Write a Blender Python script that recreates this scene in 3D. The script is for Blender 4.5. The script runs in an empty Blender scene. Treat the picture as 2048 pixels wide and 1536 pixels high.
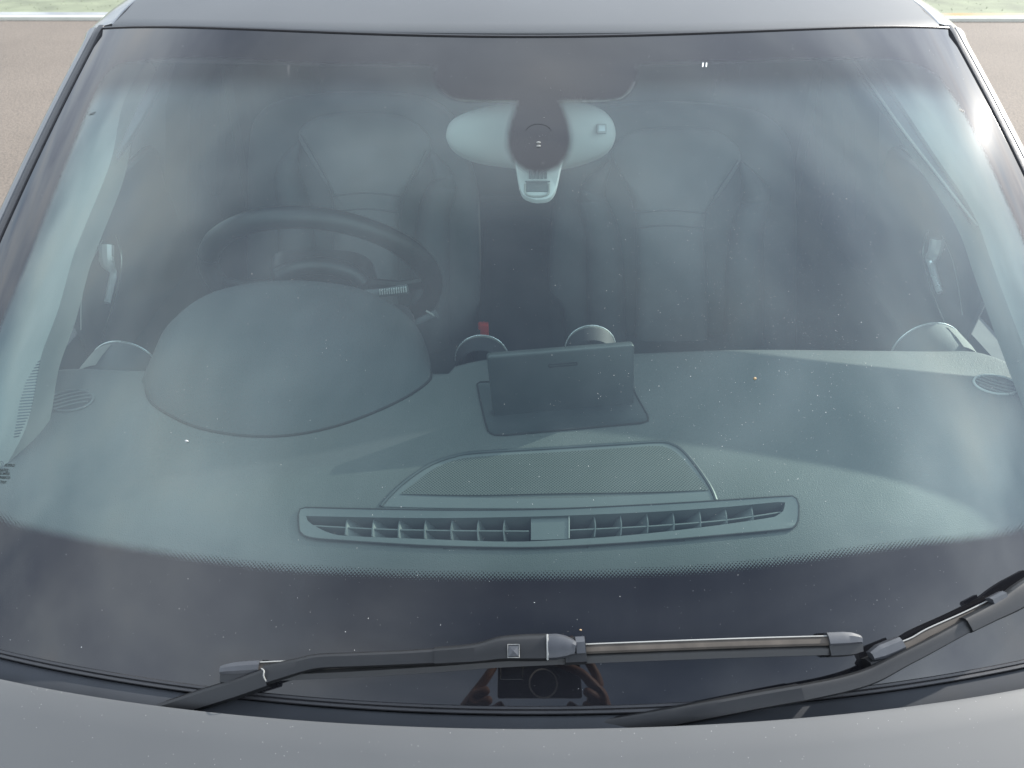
import bpy, math, random
import numpy as np
from mathutils import Vector, Matrix
random.seed(7); np.random.seed(7)
SC = bpy.context.scene
COL = SC.collection
rad = math.radians
# ---------------------------------------------------------------- camera
# metres; z = 0 is the base of the windscreen, the ground lies at z = GZ
GZ = -0.98
F = 1420.0                       # focal length in pixels of the 2048 px wide photograph
C = np.array([-.020, -.311, .585])
PITCH = rad(38.0)
FW = np.array([0, math.cos(PITCH), -math.sin(PITCH)])
RR = np.array([1., 0, 0])
UU = np.cross(RR, FW)
cam = bpy.data.cameras.new('camera')
camo = bpy.data.objects.new('camera', cam); COL.objects.link(camo)
m = Matrix(((RR[0], UU[0], -FW[0], C[0]), (RR[1], UU[1], -FW[1], C[1]), (RR[2], UU[2], -FW[2], C[2]), (0, 0, 0, 1)))
camo.matrix_world = m
cam.sensor_width = 36; cam.lens = 36 * F / 2048
cam.clip_start = .002; cam.clip_end = 500
cam.dof.use_dof = True; cam.dof.focus_distance = .80; cam.dof.aperture_fstop = 14
SC.camera = camo
# ---------------------------------------------------------------- sun and sky
SUN = Vector((2.0, 1.28, .93)).normalized()
SUN_EL = math.asin(SUN.z); SUN_AZ = math.atan2(SUN.x, SUN.y)
sl = bpy.data.lights.new('sun', 'SUN'); sl.energy = 4.4; sl.angle = rad(.5); sl.color = (1, .95, .87)
so = bpy.data.objects.new('sun', sl); COL.objects.link(so)
so.rotation_euler = SUN.to_track_quat('Z', 'Y').to_euler()
so.location = (3, 2, 4)
SC.view_settings.view_transform = 'Standard'; SC.view_settings.look = 'None'
SC.view_settings.exposure = 1.08; SC.view_settings.gamma = 1
SC.view_settings.use_curve_mapping = False
SC.cycles.max_bounces = 10; SC.cycles.transparent_max_bounces = 16
SC.cycles.caustics_reflective = False; SC.cycles.caustics_refractive = False
SC.cycles.sample_clamp_indirect = 6

class NT:
    """small node helper: n('ShaderNodeX', {input: value or socket}, prop=...)"""
    def __init__(s, tree): s.t = tree
    def n(s, typ, ins=None, **props):
        nd = s.t.nodes.new(typ)
        for k, v in props.items(): setattr(nd, k, v)
        for k, v in (ins or {}).items():
            sock = nd.inputs[k]
            if isinstance(v, bpy.types.NodeSocket): s.t.links.new(v, sock)
            elif isinstance(v, bpy.types.Node): s.t.links.new(v.outputs[0], sock)
            else: sock.default_value = v
        return nd
    def m(s, op, a, b=0.0, c=None, clamp=False):
        ins = {0: a, 1: b}
        if c is not None: ins[2] = c
        nd = s.n('ShaderNodeMath', ins, operation=op, use_clamp=clamp)
        return nd.outputs[0]
    def ramp(s, fac, stops):
        nd = s.n('ShaderNodeValToRGB', {0: fac}); cr = nd.color_ramp
        while len(cr.elements) < len(stops): cr.elements.new(.5)
        for e, (p, c) in zip(cr.elements, stops):
            e.position = p; e.color = c if len(c) == 4 else (*c, 1)
        return nd.outputs[0]
    def mixc(s, f, a, b):
        nd = s.n('ShaderNodeMix', data_type='RGBA')
        for i, v in ((0, f), (6, a), (7, b)):
            if isinstance(v, (bpy.types.NodeSocket,)): s.t.links.new(v, nd.inputs[i])
            else: nd.inputs[i].default_value = v if i == 0 or len(v) == 4 else (*v, 1)
        return nd.outputs[2]

w = bpy.data.worlds.new('World'); SC.world = w; w.use_nodes = True
w.node_tree.nodes.clear(); T = NT(w.node_tree)
sky = T.n('ShaderNodeTexSky', sky_type='NISHITA', sun_disc=False, sun_elevation=SUN_EL, sun_rotation=SUN_AZ,
          air_density=1.0, dust_density=.5, ozone_density=1.0)
tc = T.n('ShaderNodeTexCoord')
sep = T.n('ShaderNodeSeparateXYZ', {0: tc.outputs['Generated']})
zc = T.m('MAXIMUM', sep.outputs[2], .08)
cx = T.m('DIVIDE', sep.outputs[0], zc); cy = T.m('DIVIDE', sep.outputs[1], zc)
cv = T.n('ShaderNodeCombineXYZ', {0: cx, 1: cy, 2: 0.0})
mp = T.n('ShaderNodeMapping', {0: cv.outputs[0], 'Scale': (.62, 1.15, 1), 'Rotation': (0, 0, rad(38)), 'Location': (.35, .2, 0)})
nz = T.n('ShaderNodeTexNoise', {'Vector': mp.outputs[0], 'Scale': 1.15, 'Detail': 6.0, 'Roughness': .47, 'Distortion': .7})
# a gap of blue sky a little in front of the car; more cloud behind and to the sides
gx = T.m('SUBTRACT', cx, .12); gy = T.m('SUBTRACT', cy, -.52)
g2 = T.m('ADD', T.m('MULTIPLY', T.m('MULTIPLY', gx, gx), 2.6), T.m('MULTIPLY', T.m('MULTIPLY', gy, gy), 3.0))
gap = T.m('MULTIPLY', T.m('EXPONENT', T.m('MULTIPLY', g2, -1.0)), .30)
cl = T.m('ADD', T.m('SUBTRACT', nz.outputs[0], gap), .10)
cf = T.n('ShaderNodeMapRange', {0: cl, 1: .23, 2: .76, 3: 0.05, 4: .95}, interpolation_type='SMOOTHSTEP')
nz2 = T.n('ShaderNodeTexNoise', {'Vector': mp.outputs[0], 'Scale': 2.3, 'Detail': 4.0})
cc = T.ramp(nz2.outputs[0], [(.30, (.50, .56, .68)), (.52, (.78, .86, .95)), (.72, (.95, .98, 1.0))])
sunw = T.m('MULTIPLY', T.m('MULTIPLY_ADD', sep.outputs[0], 4.5, 14.0), T.n('ShaderNodeMapRange', {0: sep.outputs[2], 1: 0.0, 2: .65, 3: .32, 4: 1.0}).outputs[0])          # clouds on the sunny side are brighter
ccs = T.n('ShaderNodeVectorMath', {0: cc, 3: sunw}, operation='SCALE')
mixsky = T.mixc(cf.outputs[0], sky.outputs[0], ccs.outputs[0])
bg = T.n('ShaderNodeBackground', {'Color': mixsky, 'Strength': .145})
T.n('ShaderNodeOutputWorld', {0: bg.outputs[0]})

# ---------------------------------------------------------------- geometry helpers
def ray(px, py): return RR * (px - 1024) / F + UU * (768 - py) / F + FW
def drop(x): return .08 * x * x + .34 * x ** 4
def G(x, y): return .58 * y - .075 * y * y - drop(x)
def hit(px, py, f=G, off=0.0):
    """point of the surface z = f(x, y) + off that the photo shows at this pixel"""
    d = ray(px, py); t = .1
    g = lambda t: (C + d * t)[2] - f(*(C + d * t)[:2]) - off
    while g(t) > 0 and t < 20: t += .01
    a, b = t - .01, t
    for _ in range(30):
        k = (a + b) / 2
        if g(k) > 0: a = k
        else: b = k
    return C + d * b
def aty(px, py, y):
    d = ray(px, py); return C + d * (y - C[1]) / d[1]
def atz(px, py, z):
    d = ray(px, py); return C + d * (z - C[2]) / d[2]
def gnorm(x, y):
    e = 1e-3
    n = np.array([-(G(x + e, y) - G(x - e, y)) / 2 / e, -(G(x, y + e) - G(x, y - e)) / 2 / e, 1.])
    return n / np.linalg.norm(n)
def nrm(v):
    v = np.asarray(v, float); return v / (np.linalg.norm(v) + 1e-12)
def resample(P, n, smooth=True):
    P = np.array(P, float)
    if smooth and len(P) > 2:                      # Catmull-Rom
        Q = np.vstack([2 * P[0] - P[1], P, 2 * P[-1] - P[-2]]); out = []
        for i in range(1, len(Q) - 2):
            for u in np.linspace(0, 1, 12, endpoint=False):
                a, b, c, d = Q[i - 1], Q[i], Q[i + 1], Q[i + 2]
                out.append(.5 * ((2 * b) + (c - a) * u + (2 * a - 5 * b + 4 * c - d) * u * u + (3 * b - a - 3 * c + d) * u ** 3))
        out.append(P[-1]); P = np.array(out)
    L = np.r_[0, np.cumsum(np.linalg.norm(np.diff(P, axis=0), axis=1))]
    s = np.linspace(0, L[-1], n)
    return np.array([np.interp(s, L, P[:, k]) for k in range(P.shape[1])]).T

class MB:
    def __init__(s): s.v = []; s.f = []; s.m = []
    def add(s, V, Fc, mi=0):
        o = len(s.v); s.v += [tuple(map(float, p)) for p in V]
        s.f += [tuple(i + o for i in f) for f in Fc]; s.m += [mi] * len(Fc)
    def grid(s, P, closeu=False, closev=False, mi=0, flip=False):
        P = np.asarray(P); a, b = P.shape[:2]; Fc = []
        for i in range(a - (0 if closeu else 1)):
            for j in range(b - (0 if closev else 1)):
                q = (i * b + j, ((i + 1) % a) * b + j, ((i + 1) % a) * b + (j + 1) % b, i * b + (j + 1) % b)
                Fc.append(q[::-1] if flip else q)
        s.add(P.reshape(-1, 3), Fc, mi)
    def sweep(s, path, sides, ups, prof, scale=None, cap=True, mi=0, closed=False):
        """prof: list of (side, up) offsets; scale: per-point (side, up) factors"""
        n = len(path); K = len(prof); P = np.zeros((n, K, 3))
        for i in range(n):
            sc = (1, 1) if scale is None else scale[i]
            for k, (a, b) in enumerate(prof):
                P[i, k] = path[i] + np.asarray(sides[i]) * a * sc[0] + np.asarray(ups[i]) * b * sc[1]
        s.grid(P, closeu=closed, closev=True, mi=mi)
        if cap and not closed:
            o = len(s.v) - n * K
            s.f.append(tuple(o + k for k in range(K))); s.m.append(mi)
            s.f.append(tuple(o + (n - 1) * K + k for k in reversed(range(K)))); s.m.append(mi)
    def tube(s, path, r, seg=10, closed=False, flat=1.0, up=(0, 0, 1), mi=0):
        path = np.asarray(path, float); n = len(path)
        r = np.broadcast_to(np.asarray(r, float), (n,))
        if closed: tan = np.roll(path, -1, 0) - np.roll(path, 1, 0)
        else: tan = np.gradient(path, axis=0)
        S, Up = [], []
        for i in range(n):
            t = nrm(tan[i]); a = np.cross(t, up)
            if np.linalg.norm(a) < 1e-3: a = np.cross(t, (1, 0, 0.1))
            a = nrm(a); S.append(a); Up.append(np.cross(a, t))
        prof = [(math.cos(q), math.sin(q) * flat) for q in np.linspace(0, 2 * math.pi, seg, endpoint=False)]
        s.sweep(path, S, Up, prof, [(k, k) for k in r], mi=mi, closed=closed)
    def box(s, c, sx, sy, sz, ax=None, bev=0.0, mi=0):
        """box with half-free axes ax (3 unit vectors), bevelled by bev in the first two directions' rim"""
        ax = np.eye(3) if ax is None else np.array([nrm(a) for a in ax])
        c = np.asarray(c, float)
        if bev <= 0:
            V = [c + ax[0] * x * sx / 2 + ax[1] * y * sy / 2 + ax[2] * z * sz / 2 for x in (-1, 1) for y in (-1, 1) for z in (-1, 1)]
            s.add(V, [(0, 1, 3, 2), (4, 6, 7, 5), (0, 4, 5, 1), (2, 3, 7, 6), (0, 2, 6, 4), (1, 5, 7, 3)], mi)
            return
        b = bev; R = []
        def rect(hx, hy, r, z):
            P = []
            for qx, qy, a0 in ((1, 1, 0), (-1, 1, 90), (-1, -1, 180), (1, -1, 270)):
                for k in range(4):
                    an = rad(a0 + 30 * k)
                    P.append(c + ax[0] * (qx * (hx - r) + r * math.cos(an)) + ax[1] * (qy * (hy - r) + r * math.sin(an)) + ax[2] * z)
            return P
        for z, ins in ((-sz / 2, b), (-sz / 2 + b * .3, b * .3), (-sz / 2 + b, 0), (sz / 2 - b, 0), (sz / 2 - b * .3, b * .3), (sz / 2, b)):
            R.append(rect(sx / 2 - ins, sy / 2 - ins, max(b * 1.5 - ins, b * .3), z))
        P = np.array(R); s.grid(P, closev=True, mi=mi, flip=True)
        o = len(s.v) - P.shape[0] * P.shape[1]; K = P.shape[1]
        s.f.append(tuple(o + k for k in reversed(range(K)))); s.m.append(mi)
        s.f.append(tuple(o + 5 * K + k for k in range(K))); s.m.append(mi)
    def pillow(s, outline, n, h, back=.0, rings=8, mi=0, power=2.0):
        """domed body over a closed 3-D outline, bulging by h along n; flat back lies back behind it"""
        O = np.array(outline, float); c = O.mean(0); n = nrm(n); R = []
        R.append(O - n * back)
        for k in range(rings + 1):
            a = k / rings
            q = math.sin(a * math.pi / 2); r = 1 - (1 - (1 - a) ** power) * 0
            rr = math.cos(a * math.pi / 2) ** (2 / power) if a < 1 else .0
            R.append(c + (O - c) * max(rr, .02) + n * h * q)
        P = np.array(R); s.grid(P, closev=True, mi=mi)
        o = len(s.v) - P.shape[0] * P.shape[1]; K = P.shape[1]
        s.f.append(tuple(o + (rings + 1) * K + k for k in range(K))); s.m.append(mi)
        s.f.append(tuple(o + k for k in reversed(range(K)))); s.m.append(mi)
    def build(s, name, mats, parent=None, smooth=True, angle=35, recalc=True):
        me = bpy.data.meshes.new(name); me.from_pydata(s.v, [], s.f); me.update()
        if not isinstance(mats, (list, tuple)): mats = [mats]
        for q in mats: me.materials.append(q)
        if len(mats) > 1: me.polygons.foreach_set('material_index', s.m)
        if recalc:
            import bmesh
            bm = bmesh.new(); bm.from_mesh(me); bmesh.ops.recalc_face_normals(bm, faces=bm.faces); bm.to_mesh(me); bm.free()
        if smooth:
            me.polygons.foreach_set('use_smooth', [True] * len(me.polygons))
            try: me.set_sharp_from_angle(angle=rad(angle))
            except Exception: pass
        o = bpy.data.objects.new(name, me); COL.objects.link(o)
        if parent is not None: o.parent = parent
        return o
def tag(o, label=None, cat=None, group=None, kind=None):
    for k, v in (('label', label), ('category', cat), ('group', group), ('kind', kind)):
        if v: o[k] = v
    return o

# ---------------------------------------------------------------- materials
def newmat(name):
    mt = bpy.data.materials.new(name); mt.use_nodes = True; mt.node_tree.nodes.clear()
    return mt, NT(mt.node_tree)
def princ(name, col, rough=.5, metal=0., coat=0., var=.12, vscale=18., bump=0., bscale=300., spec=.5, coatr=.05, sheen=0., voro=False):
    mt, t = newmat(name)
    co = t.n('ShaderNodeTexCoord').outputs['Object']
    nzz = t.n('ShaderNodeTexNoise', {'Vector': co, 'Scale': vscale, 'Detail': 5.0})
    c0 = tuple(k * (1 - var) for k in col); c1 = tuple(min(1, k * (1 + var)) for k in col)
    cr = t.ramp(nzz.outputs[0], [(.3, c0), (.7, c1)])
    ins = {'Base Color': cr, 'Metallic': metal, 'Coat Weight': coat, 'Coat Roughness': coatr,
           'Specular IOR Level': spec, 'Sheen Weight': sheen}
    rr = t.n('ShaderNodeMapRange', {0: nzz.outputs[0], 1: .3, 2: .7, 3: max(.02, rough - .06), 4: min(1, rough + .06)})
    ins['Roughness'] = rr.outputs[0]
    if bump:
        if voro: b0 = t.n('ShaderNodeTexVoronoi', {'Vector': co, 'Scale': bscale}, feature='SMOOTH_F1').outputs[0]
        else: b0 = t.n('ShaderNodeTexNoise', {'Vector': co, 'Scale': bscale, 'Detail': 3.0}).outputs[0]
        ins['Normal'] = t.n('ShaderNodeBump', {'Height': b0, 'Strength': bump, 'Distance': .0012}).outputs[0]
    p = t.n('ShaderNodeBsdfPrincipled', ins); t.n('ShaderNodeOutputMaterial', {0: p.outputs[0]})
    return mt
M = {}
M['rubber'] = princ('black_rubber', (.018, .018, .020), .45, bump=.15)
M['plastic'] = princ('black_plastic', (.011, .0115, .0125), .45, bump=.05, bscale=1500, spec=.35)
M['cowl'] = princ('cowl_plastic', (.034, .037, .042), .8, bump=.05, bscale=1500, spec=.15)
M['dust_rubber'] = princ('dusty_rubber', (.055, .047, .040), .7, vscale=60, var=.25, spec=.2)
M['strip'] = princ('blade_strip', (.014, .014, .014), .55, vscale=60, var=.3)
M['cap'] = princ('grey_cap', (.035, .037, .042), .38, var=.15, vscale=80)
M['dash'] = princ('dash_plastic', (.066, .070, .069), .62, var=.05, bump=.35, bscale=1000, voro=True, spec=.35)
M['dash2'] = princ('dash_smooth', (.070, .076, .077), .5, var=.05, bump=.1, bscale=900)
M['darkin'] = princ('dark_interior', (.022, .023, .026), .7)
M['gap'] = princ('gap_black', (.008, .008, .009), .8)
M['hoodp'] = princ('shaded_hood_plastic', (.038, .043, .045), .6, var=.12, bump=.25, bscale=1000, voro=True, spec=.35)  # darker copy of the dash plastic, shade on the hood put into its colour
M['screen'] = princ('display_plastic', (.030, .035, .037), .45, var=.1, bump=.1, bscale=1200)
M['trim'] = princ('pale_trim', (.20, .20, .185), .8, var=.05, bump=.2, bscale=700, spec=.2)
M['trimshade'] = princ('headliner_edge', (.22, .22, .21), .8)
M['seal'] = princ('door_seal', (.05, .05, .055), .6)
M['mirror'] = princ('mirror_plastic', (.36, .365, .355), .6, var=.04, spec=.3)
M['seat'] = princ('seat_fabric', (.15, .16, .165), .85, var=.15, vscale=9, bump=.12, bscale=800, sheen=.05, spec=.2)
M['seatb'] = princ('seat_bolster', (.07, .078, .082), .7, var=.2, vscale=12, bump=.08, bscale=600)
M['leather'] = princ('wheel_leather', (.010, .011, .012), .42, bump=.06, bscale=900, spec=.4)
M['chrome'] = princ('chrome', (.75, .77, .78), .25, metal=.6, var=.03)
M['red'] = princ('buckle_red', (.50, .03, .02), .45)
M['print'] = princ('black_print', (.012, .014, .014), .6)
M['phone'] = princ('phone_black', (.012, .012, .013), .3, coat=.3)
M['ring'] = princ('ring_grey', (.65, .61, .56), .5)
M['skin'] = princ('skin', (.42, .22, .14), .5, var=.08, vscale=40)
M['cloth'] = princ('dark_cloth', (.03, .032, .04), .85)
M['trousers'] = princ('trousers_cloth', (.04, .045, .06), .85)
M['hair'] = princ('hair', (.01, .009, .008), .5)
M['trimline'] = princ('bright_trim', (.72, .74, .70), .22, metal=1, var=.05)
M['kerb'] = princ('kerb_paint', (.50, .49, .43), .7, var=.08, vscale=4, bump=.3, bscale=60)
M['tyre'] = princ('tyre_rubber', (.02, .02, .02), .8)
M['rim'] = princ('wheel_rim', (.4, .4, .42), .3, metal=.9)

def paint(name='grey_paint', coat=.12, cr_=.2):
    mt, t = newmat(name)
    co = t.n('ShaderNodeTexCoord').outputs['Object']
    nzz = t.n('ShaderNodeTexNoise', {'Vector': co, 'Scale': 5.0, 'Detail': 4.0})
    base = t.ramp(nzz.outputs[0], [(.3, (.064, .066, .067)), (.7, (.073, .075, .076))])
    v = t.n('ShaderNodeTexVoronoi', {'Vector': co, 'Scale': 560.0})
    sepc = t.n('ShaderNodeSeparateColor', {0: v.outputs['Color']})
    on = t.m('MULTIPLY', t.m('GREATER_THAN', sepc.outputs[0], .955), t.m('LESS_THAN', v.outputs['Distance'], .13))
    c2 = t.mixc(t.m('MULTIPLY', on, .45), base, (.75, .72, .66, 1))
    fl = t.n('ShaderNodeTexNoise', {'Vector': co, 'Scale': 1500.0, 'Detail': 1.0})
    bp = t.n('ShaderNodeBump', {'Height': fl.outputs[0], 'Strength': .08, 'Distance': .0005})
    p = t.n('ShaderNodeBsdfPrincipled', {'Base Color': c2, 'Metallic': .0, 'Roughness': .6, 'Coat Weight': coat, 'Coat Roughness': cr_, 'Specular IOR Level': .3, 'Normal': bp.outputs[0]})
    t.n('ShaderNodeOutputMaterial', {0: p.outputs[0]}); return mt
M['paint'] = paint(); M['gloss'] = paint('grey_gloss_paint', .8, .05)

def glass_mat():
    """thin laminated glass: tinted transparency + mirror reflection, a light film of dust,
    and the black ceramic border with its dot matrix (attribute frit = metres inside the border)"""
    mt, t = newmat('windscreen_glass')
    geo = t.n('ShaderNodeNewGeometry')
    dt = t.n('ShaderNodeVectorMath', {0: geo.outputs['Normal'], 1: geo.outputs['Incoming']}, operation='DOT_PRODUCT').outputs['Value']
    cosv = t.m('ABSOLUTE', dt)
    om = t.m('SUBTRACT', 1.0, cosv)
    p5 = t.m('POWER', om, 5.0)
    fr = t.m('ADD', t.m('MULTIPLY', p5, .957), .043)
    gl0 = t.n('ShaderNodeBsdfGlossy', {'Color': (1, 1, 1, 1), 'Roughness': 0.012})
    gl1 = t.n('ShaderNodeBsdfGlossy', {'Color': (1, 1, 1, 1), 'Roughness': 0.22})
    gl = t.n('ShaderNodeMixShader', {0: .008, 1: gl0.outputs[0], 2: gl1.outputs[0]})   # the dust film blurs part of the mirror image
    fr2 = None
    tr = t.n('ShaderNodeBsdfTransparent', {'Color': (.775, .90, .862, 1)})
    co = t.n('ShaderNodeTexCoord').outputs['Object']
    # dust: smeared film, wiped arcs
    mpp = t.n('ShaderNodeMapping', {0: co, 'Scale': (3.0, 1.5, 1.5), 'Rotation': (0, 0, rad(18))})
    dn = t.n('ShaderNodeTexNoise', {'Vector': mpp.outputs[0], 'Scale': 1.6, 'Detail': 8.0, 'Roughness': .62, 'Distortion': .6})
    dfac = t.n('ShaderNodeMapRange', {0: dn.outputs[0], 1: .38, 2: .78, 3: .003, 4: .045}).outputs[0]
    dus = t.n('ShaderNodeBsdfDiffuse', {'Color': (.48, .52, .53, 1)})
    # shade under the roof put into the tint at the glass top, fading downwards
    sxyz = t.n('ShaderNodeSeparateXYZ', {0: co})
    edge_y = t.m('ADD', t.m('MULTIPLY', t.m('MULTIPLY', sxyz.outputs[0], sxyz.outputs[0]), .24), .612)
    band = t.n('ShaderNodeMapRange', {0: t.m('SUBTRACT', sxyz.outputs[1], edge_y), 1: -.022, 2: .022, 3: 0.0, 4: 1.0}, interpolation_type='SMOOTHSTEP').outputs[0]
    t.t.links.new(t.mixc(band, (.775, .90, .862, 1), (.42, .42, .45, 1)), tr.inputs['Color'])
    clear = t.n('ShaderNodeMixShader', {0: dfac, 1: tr.outputs[0], 2: dus.outputs[0]})
    blk = t.n('ShaderNodeBsdfDiffuse', {'Color': (.008, .008, .010, 1)})
    blk2 = t.n('ShaderNodeMixShader', {0: t.m('MULTIPLY', dfac, .5), 1: blk.outputs[0], 2: dus.outputs[0]})
    # frit mask
    at = t.n('ShaderNodeAttribute', attribute_name='frit').outputs['Fac']
    uv = t.n('ShaderNodeUVMap', uv_map='UVMap').outputs[0]
    s = t.n('ShaderNodeSeparateXYZ', {0: uv})
    P = .0034
    def lat(off):
        a = t.m('SUBTRACT', t.m('FRACT', t.m('ADD', t.m('DIVIDE', s.outputs[0], P), off)), .5)
        b = t.m('SUBTRACT', t.m('FRACT', t.m('ADD', t.m('DIVIDE', s.outputs[1], P), off)), .5)
        return t.m('SQRT', t.m('ADD', t.m('MULTIPLY', a, a), t.m('MULTIPLY', b, b)))
    dmin = t.m('MINIMUM', lat(0.0), lat(.5))
    rr = t.n('ShaderNodeMapRange', {0: at, 1: -.0100, 2: 0.0, 3: 0.12, 4: .50}).outputs[0]
    rr = t.m('MULTIPLY', rr, t.m('GREATER_THAN', at, -.0100))
    dots = t.m('LESS_THAN', dmin, rr)
    mask = t.m('MAXIMUM', dots, t.m('GREATER_THAN', at, 0.0))
    body = t.n('ShaderNodeMixShader', {0: mask, 1: clear.outputs[0], 2: blk2.outputs[0]})
    glt = t.n('ShaderNodeBsdfGlossy', {'Color': (.54, .73, .74, 1), 'Roughness': 0.012})
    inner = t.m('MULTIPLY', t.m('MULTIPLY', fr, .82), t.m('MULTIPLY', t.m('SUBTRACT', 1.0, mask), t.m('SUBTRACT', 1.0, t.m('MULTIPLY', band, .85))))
    body = t.n('ShaderNodeMixShader', {0: inner, 1: body.outputs[0], 2: glt.outputs[0]})   # inner face, seen through the tint
    fr2 = fr   # two faces reflect where the glass is clear, one over the black
    fin = t.n('ShaderNodeMixShader', {0: fr2, 1: body.outputs[0], 2: gl.outputs[0]})
    t.n('ShaderNodeOutputMaterial', {0: fin.outputs[0]})
    return mt
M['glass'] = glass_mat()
def thin_glass(name, tint):
    mt, t = newmat(name)
    geo = t.n('ShaderNodeNewGeometry')
    dt = t.n('ShaderNodeVectorMath', {0: geo.outputs['Normal'], 1: geo.outputs['Incoming']}, operation='DOT_PRODUCT').outputs['Value']
    om = t.m('SUBTRACT', 1.0, t.m('ABSOLUTE', dt))
    fr = t.m('ADD', t.m('MULTIPLY', t.m('POWER', om, 5.0), .94), .06)
    tr = t.n('ShaderNodeBsdfTransparent', {'Color': (*tint, 1)})
    gl = t.n('ShaderNodeBsdfGlossy', {'Roughness': .01})
    mx = t.n('ShaderNodeMixShader', {0: fr, 1: tr.outputs[0], 2: gl.outputs[0]})
    t.n('ShaderNodeOutputMaterial', {0: mx.outputs[0]}); return mt
M['sideglass'] = thin_glass('side_glass', (.80, .84, .82))
M['rearglass'] = thin_glass('rear_glass', (.12, .13, .13))
def asphalt():
    mt, t = newmat('asphalt_ground')
    co = t.n('ShaderNodeTexCoord').outputs['Object']
    a = t.n('ShaderNodeTexNoise', {'Vector': co, 'Scale': .6, 'Detail': 6.0})
    b = t.n('ShaderNodeTexVoronoi', {'Vector': co, 'Scale': 70.0})
    c1 = t.ramp(a.outputs[0], [(.3, (.132, .108, .086)), (.7, (.170, .140, .113))])
    c2 = t.ramp(b.outputs['Distance'], [(.0, (1.25, 1.2, 1.15)), (.8, (.7, .7, .7))])
    mm = t.n('ShaderNodeVectorMath', {0: c1, 1: c2}, operation='MULTIPLY')
    bp = t.n('ShaderNodeBump', {'Height': b.outputs['Distance'], 'Strength': .4, 'Distance': .004})
    p = t.n('ShaderNodeBsdfPrincipled', {'Base Color': mm.outputs[0], 'Roughness': .9, 'Normal': bp.outputs[0]})
    t.n('ShaderNodeOutputMaterial', {0: p.outputs[0]}); return mt
M['asphalt'] = asphalt()
M['soil'] = princ('grass_soil', (.165, .18, .115), .95, var=.3, vscale=3)
M['grass'] = princ('grass_blades', (.17, .19, .115), .8, var=.15, vscale=2)
M['speck'] = princ('dust_speck', (.85, .84, .80), .6)
M['seed'] = princ('tan_seed', (.38, .26, .14), .6)
def speaker_mat():
    mt, t = newmat('speaker_mesh')
    co = t.n('ShaderNodeTexCoord').outputs['Object']
    mpp = t.n('ShaderNodeMapping', {0: co, 'Rotation': (0, 0, rad(45))})
    s = t.n('ShaderNodeSeparateXYZ', {0: mpp.outputs[0]}); P = .0026
    a = t.m('SUBTRACT', t.m('FRACT', t.m('DIVIDE', s.outputs[0], P)), .5)
    b = t.m('SUBTRACT', t.m('FRACT', t.m('DIVIDE', s.outputs[1], P)), .5)
    d = t.m('SQRT', t.m('ADD', t.m('MULTIPLY', a, a), t.m('MULTIPLY', b, b)))
    h = t.m('LESS_THAN', d, .36)
    cr = t.mixc(h, (.065, .070, .062), (.006, .008, .010))
    bp = t.n('ShaderNodeBump', {'Height': t.m('SUBTRACT', 1.0, h), 'Strength': .5, 'Distance': .0008})
    p = t.n('ShaderNodeBsdfPrincipled', {'Base Color': cr, 'Roughness': .55, 'Normal': bp.outputs[0]})
    t.n('ShaderNodeOutputMaterial', {0: p.outputs[0]}); return mt
M['speaker'] = speaker_mat()

# ---------------------------------------------------------------- ground
g = MB(); g.add([(-60, -40, GZ), (60, -40, GZ), (60, 7.86, GZ), (-60, 7.86, GZ)], [(0, 1, 2, 3)])
tag(g.build('asphalt', M['asphalt'], smooth=False), kind='structure')
g = MB(); g.add([(-60, 8.2, GZ + .06), (60, 7.6, GZ + .06), (60, 120, GZ + .3), (-60, 120, GZ + .3)], [(0, 1, 2, 3)])
tag(g.build('verge', M['soil'], smooth=False), kind='structure')
g = MB(); k0, k1 = np.array([-30, 8.05, GZ]), np.array([30, 7.62, GZ])
kd = nrm(k1 - k0); kn = np.array([-kd[1], kd[0], 0])
g.sweep([k0 + (k1 - k0) * q for q in np.linspace(0, 1, 40)], [kn] * 40, [(0, 0, 1)] * 40,
        [(-.04, -.02), (-.04, .03), (-.03, .036), (.05, .038), (.06, .03), (.06, -.02)])
tag(g.build('kerb', M['kerb']), 'low white painted kerb between tan asphalt and the grass', 'kerb')
g = MB()
for i in range(5000):
    x = random.uniform(-9, 9); y = 8.0 + random.random() ** 1.6 * 9
    a = random.uniform(0, 6.28); h = random.uniform(.008, .02); ww = .008
    dx, dy = math.cos(a) * ww, math.sin(a) * ww; z = GZ + .055
    g.add([(x - dx, y - dy, z), (x + dx, y + dy, z), (x + random.uniform(-.03, .03), y + random.uniform(-.03, .03), z + h)], [(0, 1, 2)])
tag(g.build('grass', M['grass'], smooth=False, recalc=False), kind='stuff')

# ---------------------------------------------------------------- the car
car = bpy.data.objects.new('car', None); COL.objects.link(car); car.location = (0, 1.0, GZ)
tag(car, 'grey car seen over its bonnet, with a dusty green-tinted windscreen and right-hand-drive cabin', 'car')
class _P:                                         # parents with the offset of the car kept
    pass
INV = Matrix.Translation((0, -1.0, -GZ))
def part(mb, name, mat, parent=None, **kw):
    o = mb.build(name, mat, None, **kw)
    if parent is None: o.parent = car; o.matrix_parent_inverse = INV
    else: o.parent = parent
    return o

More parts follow.
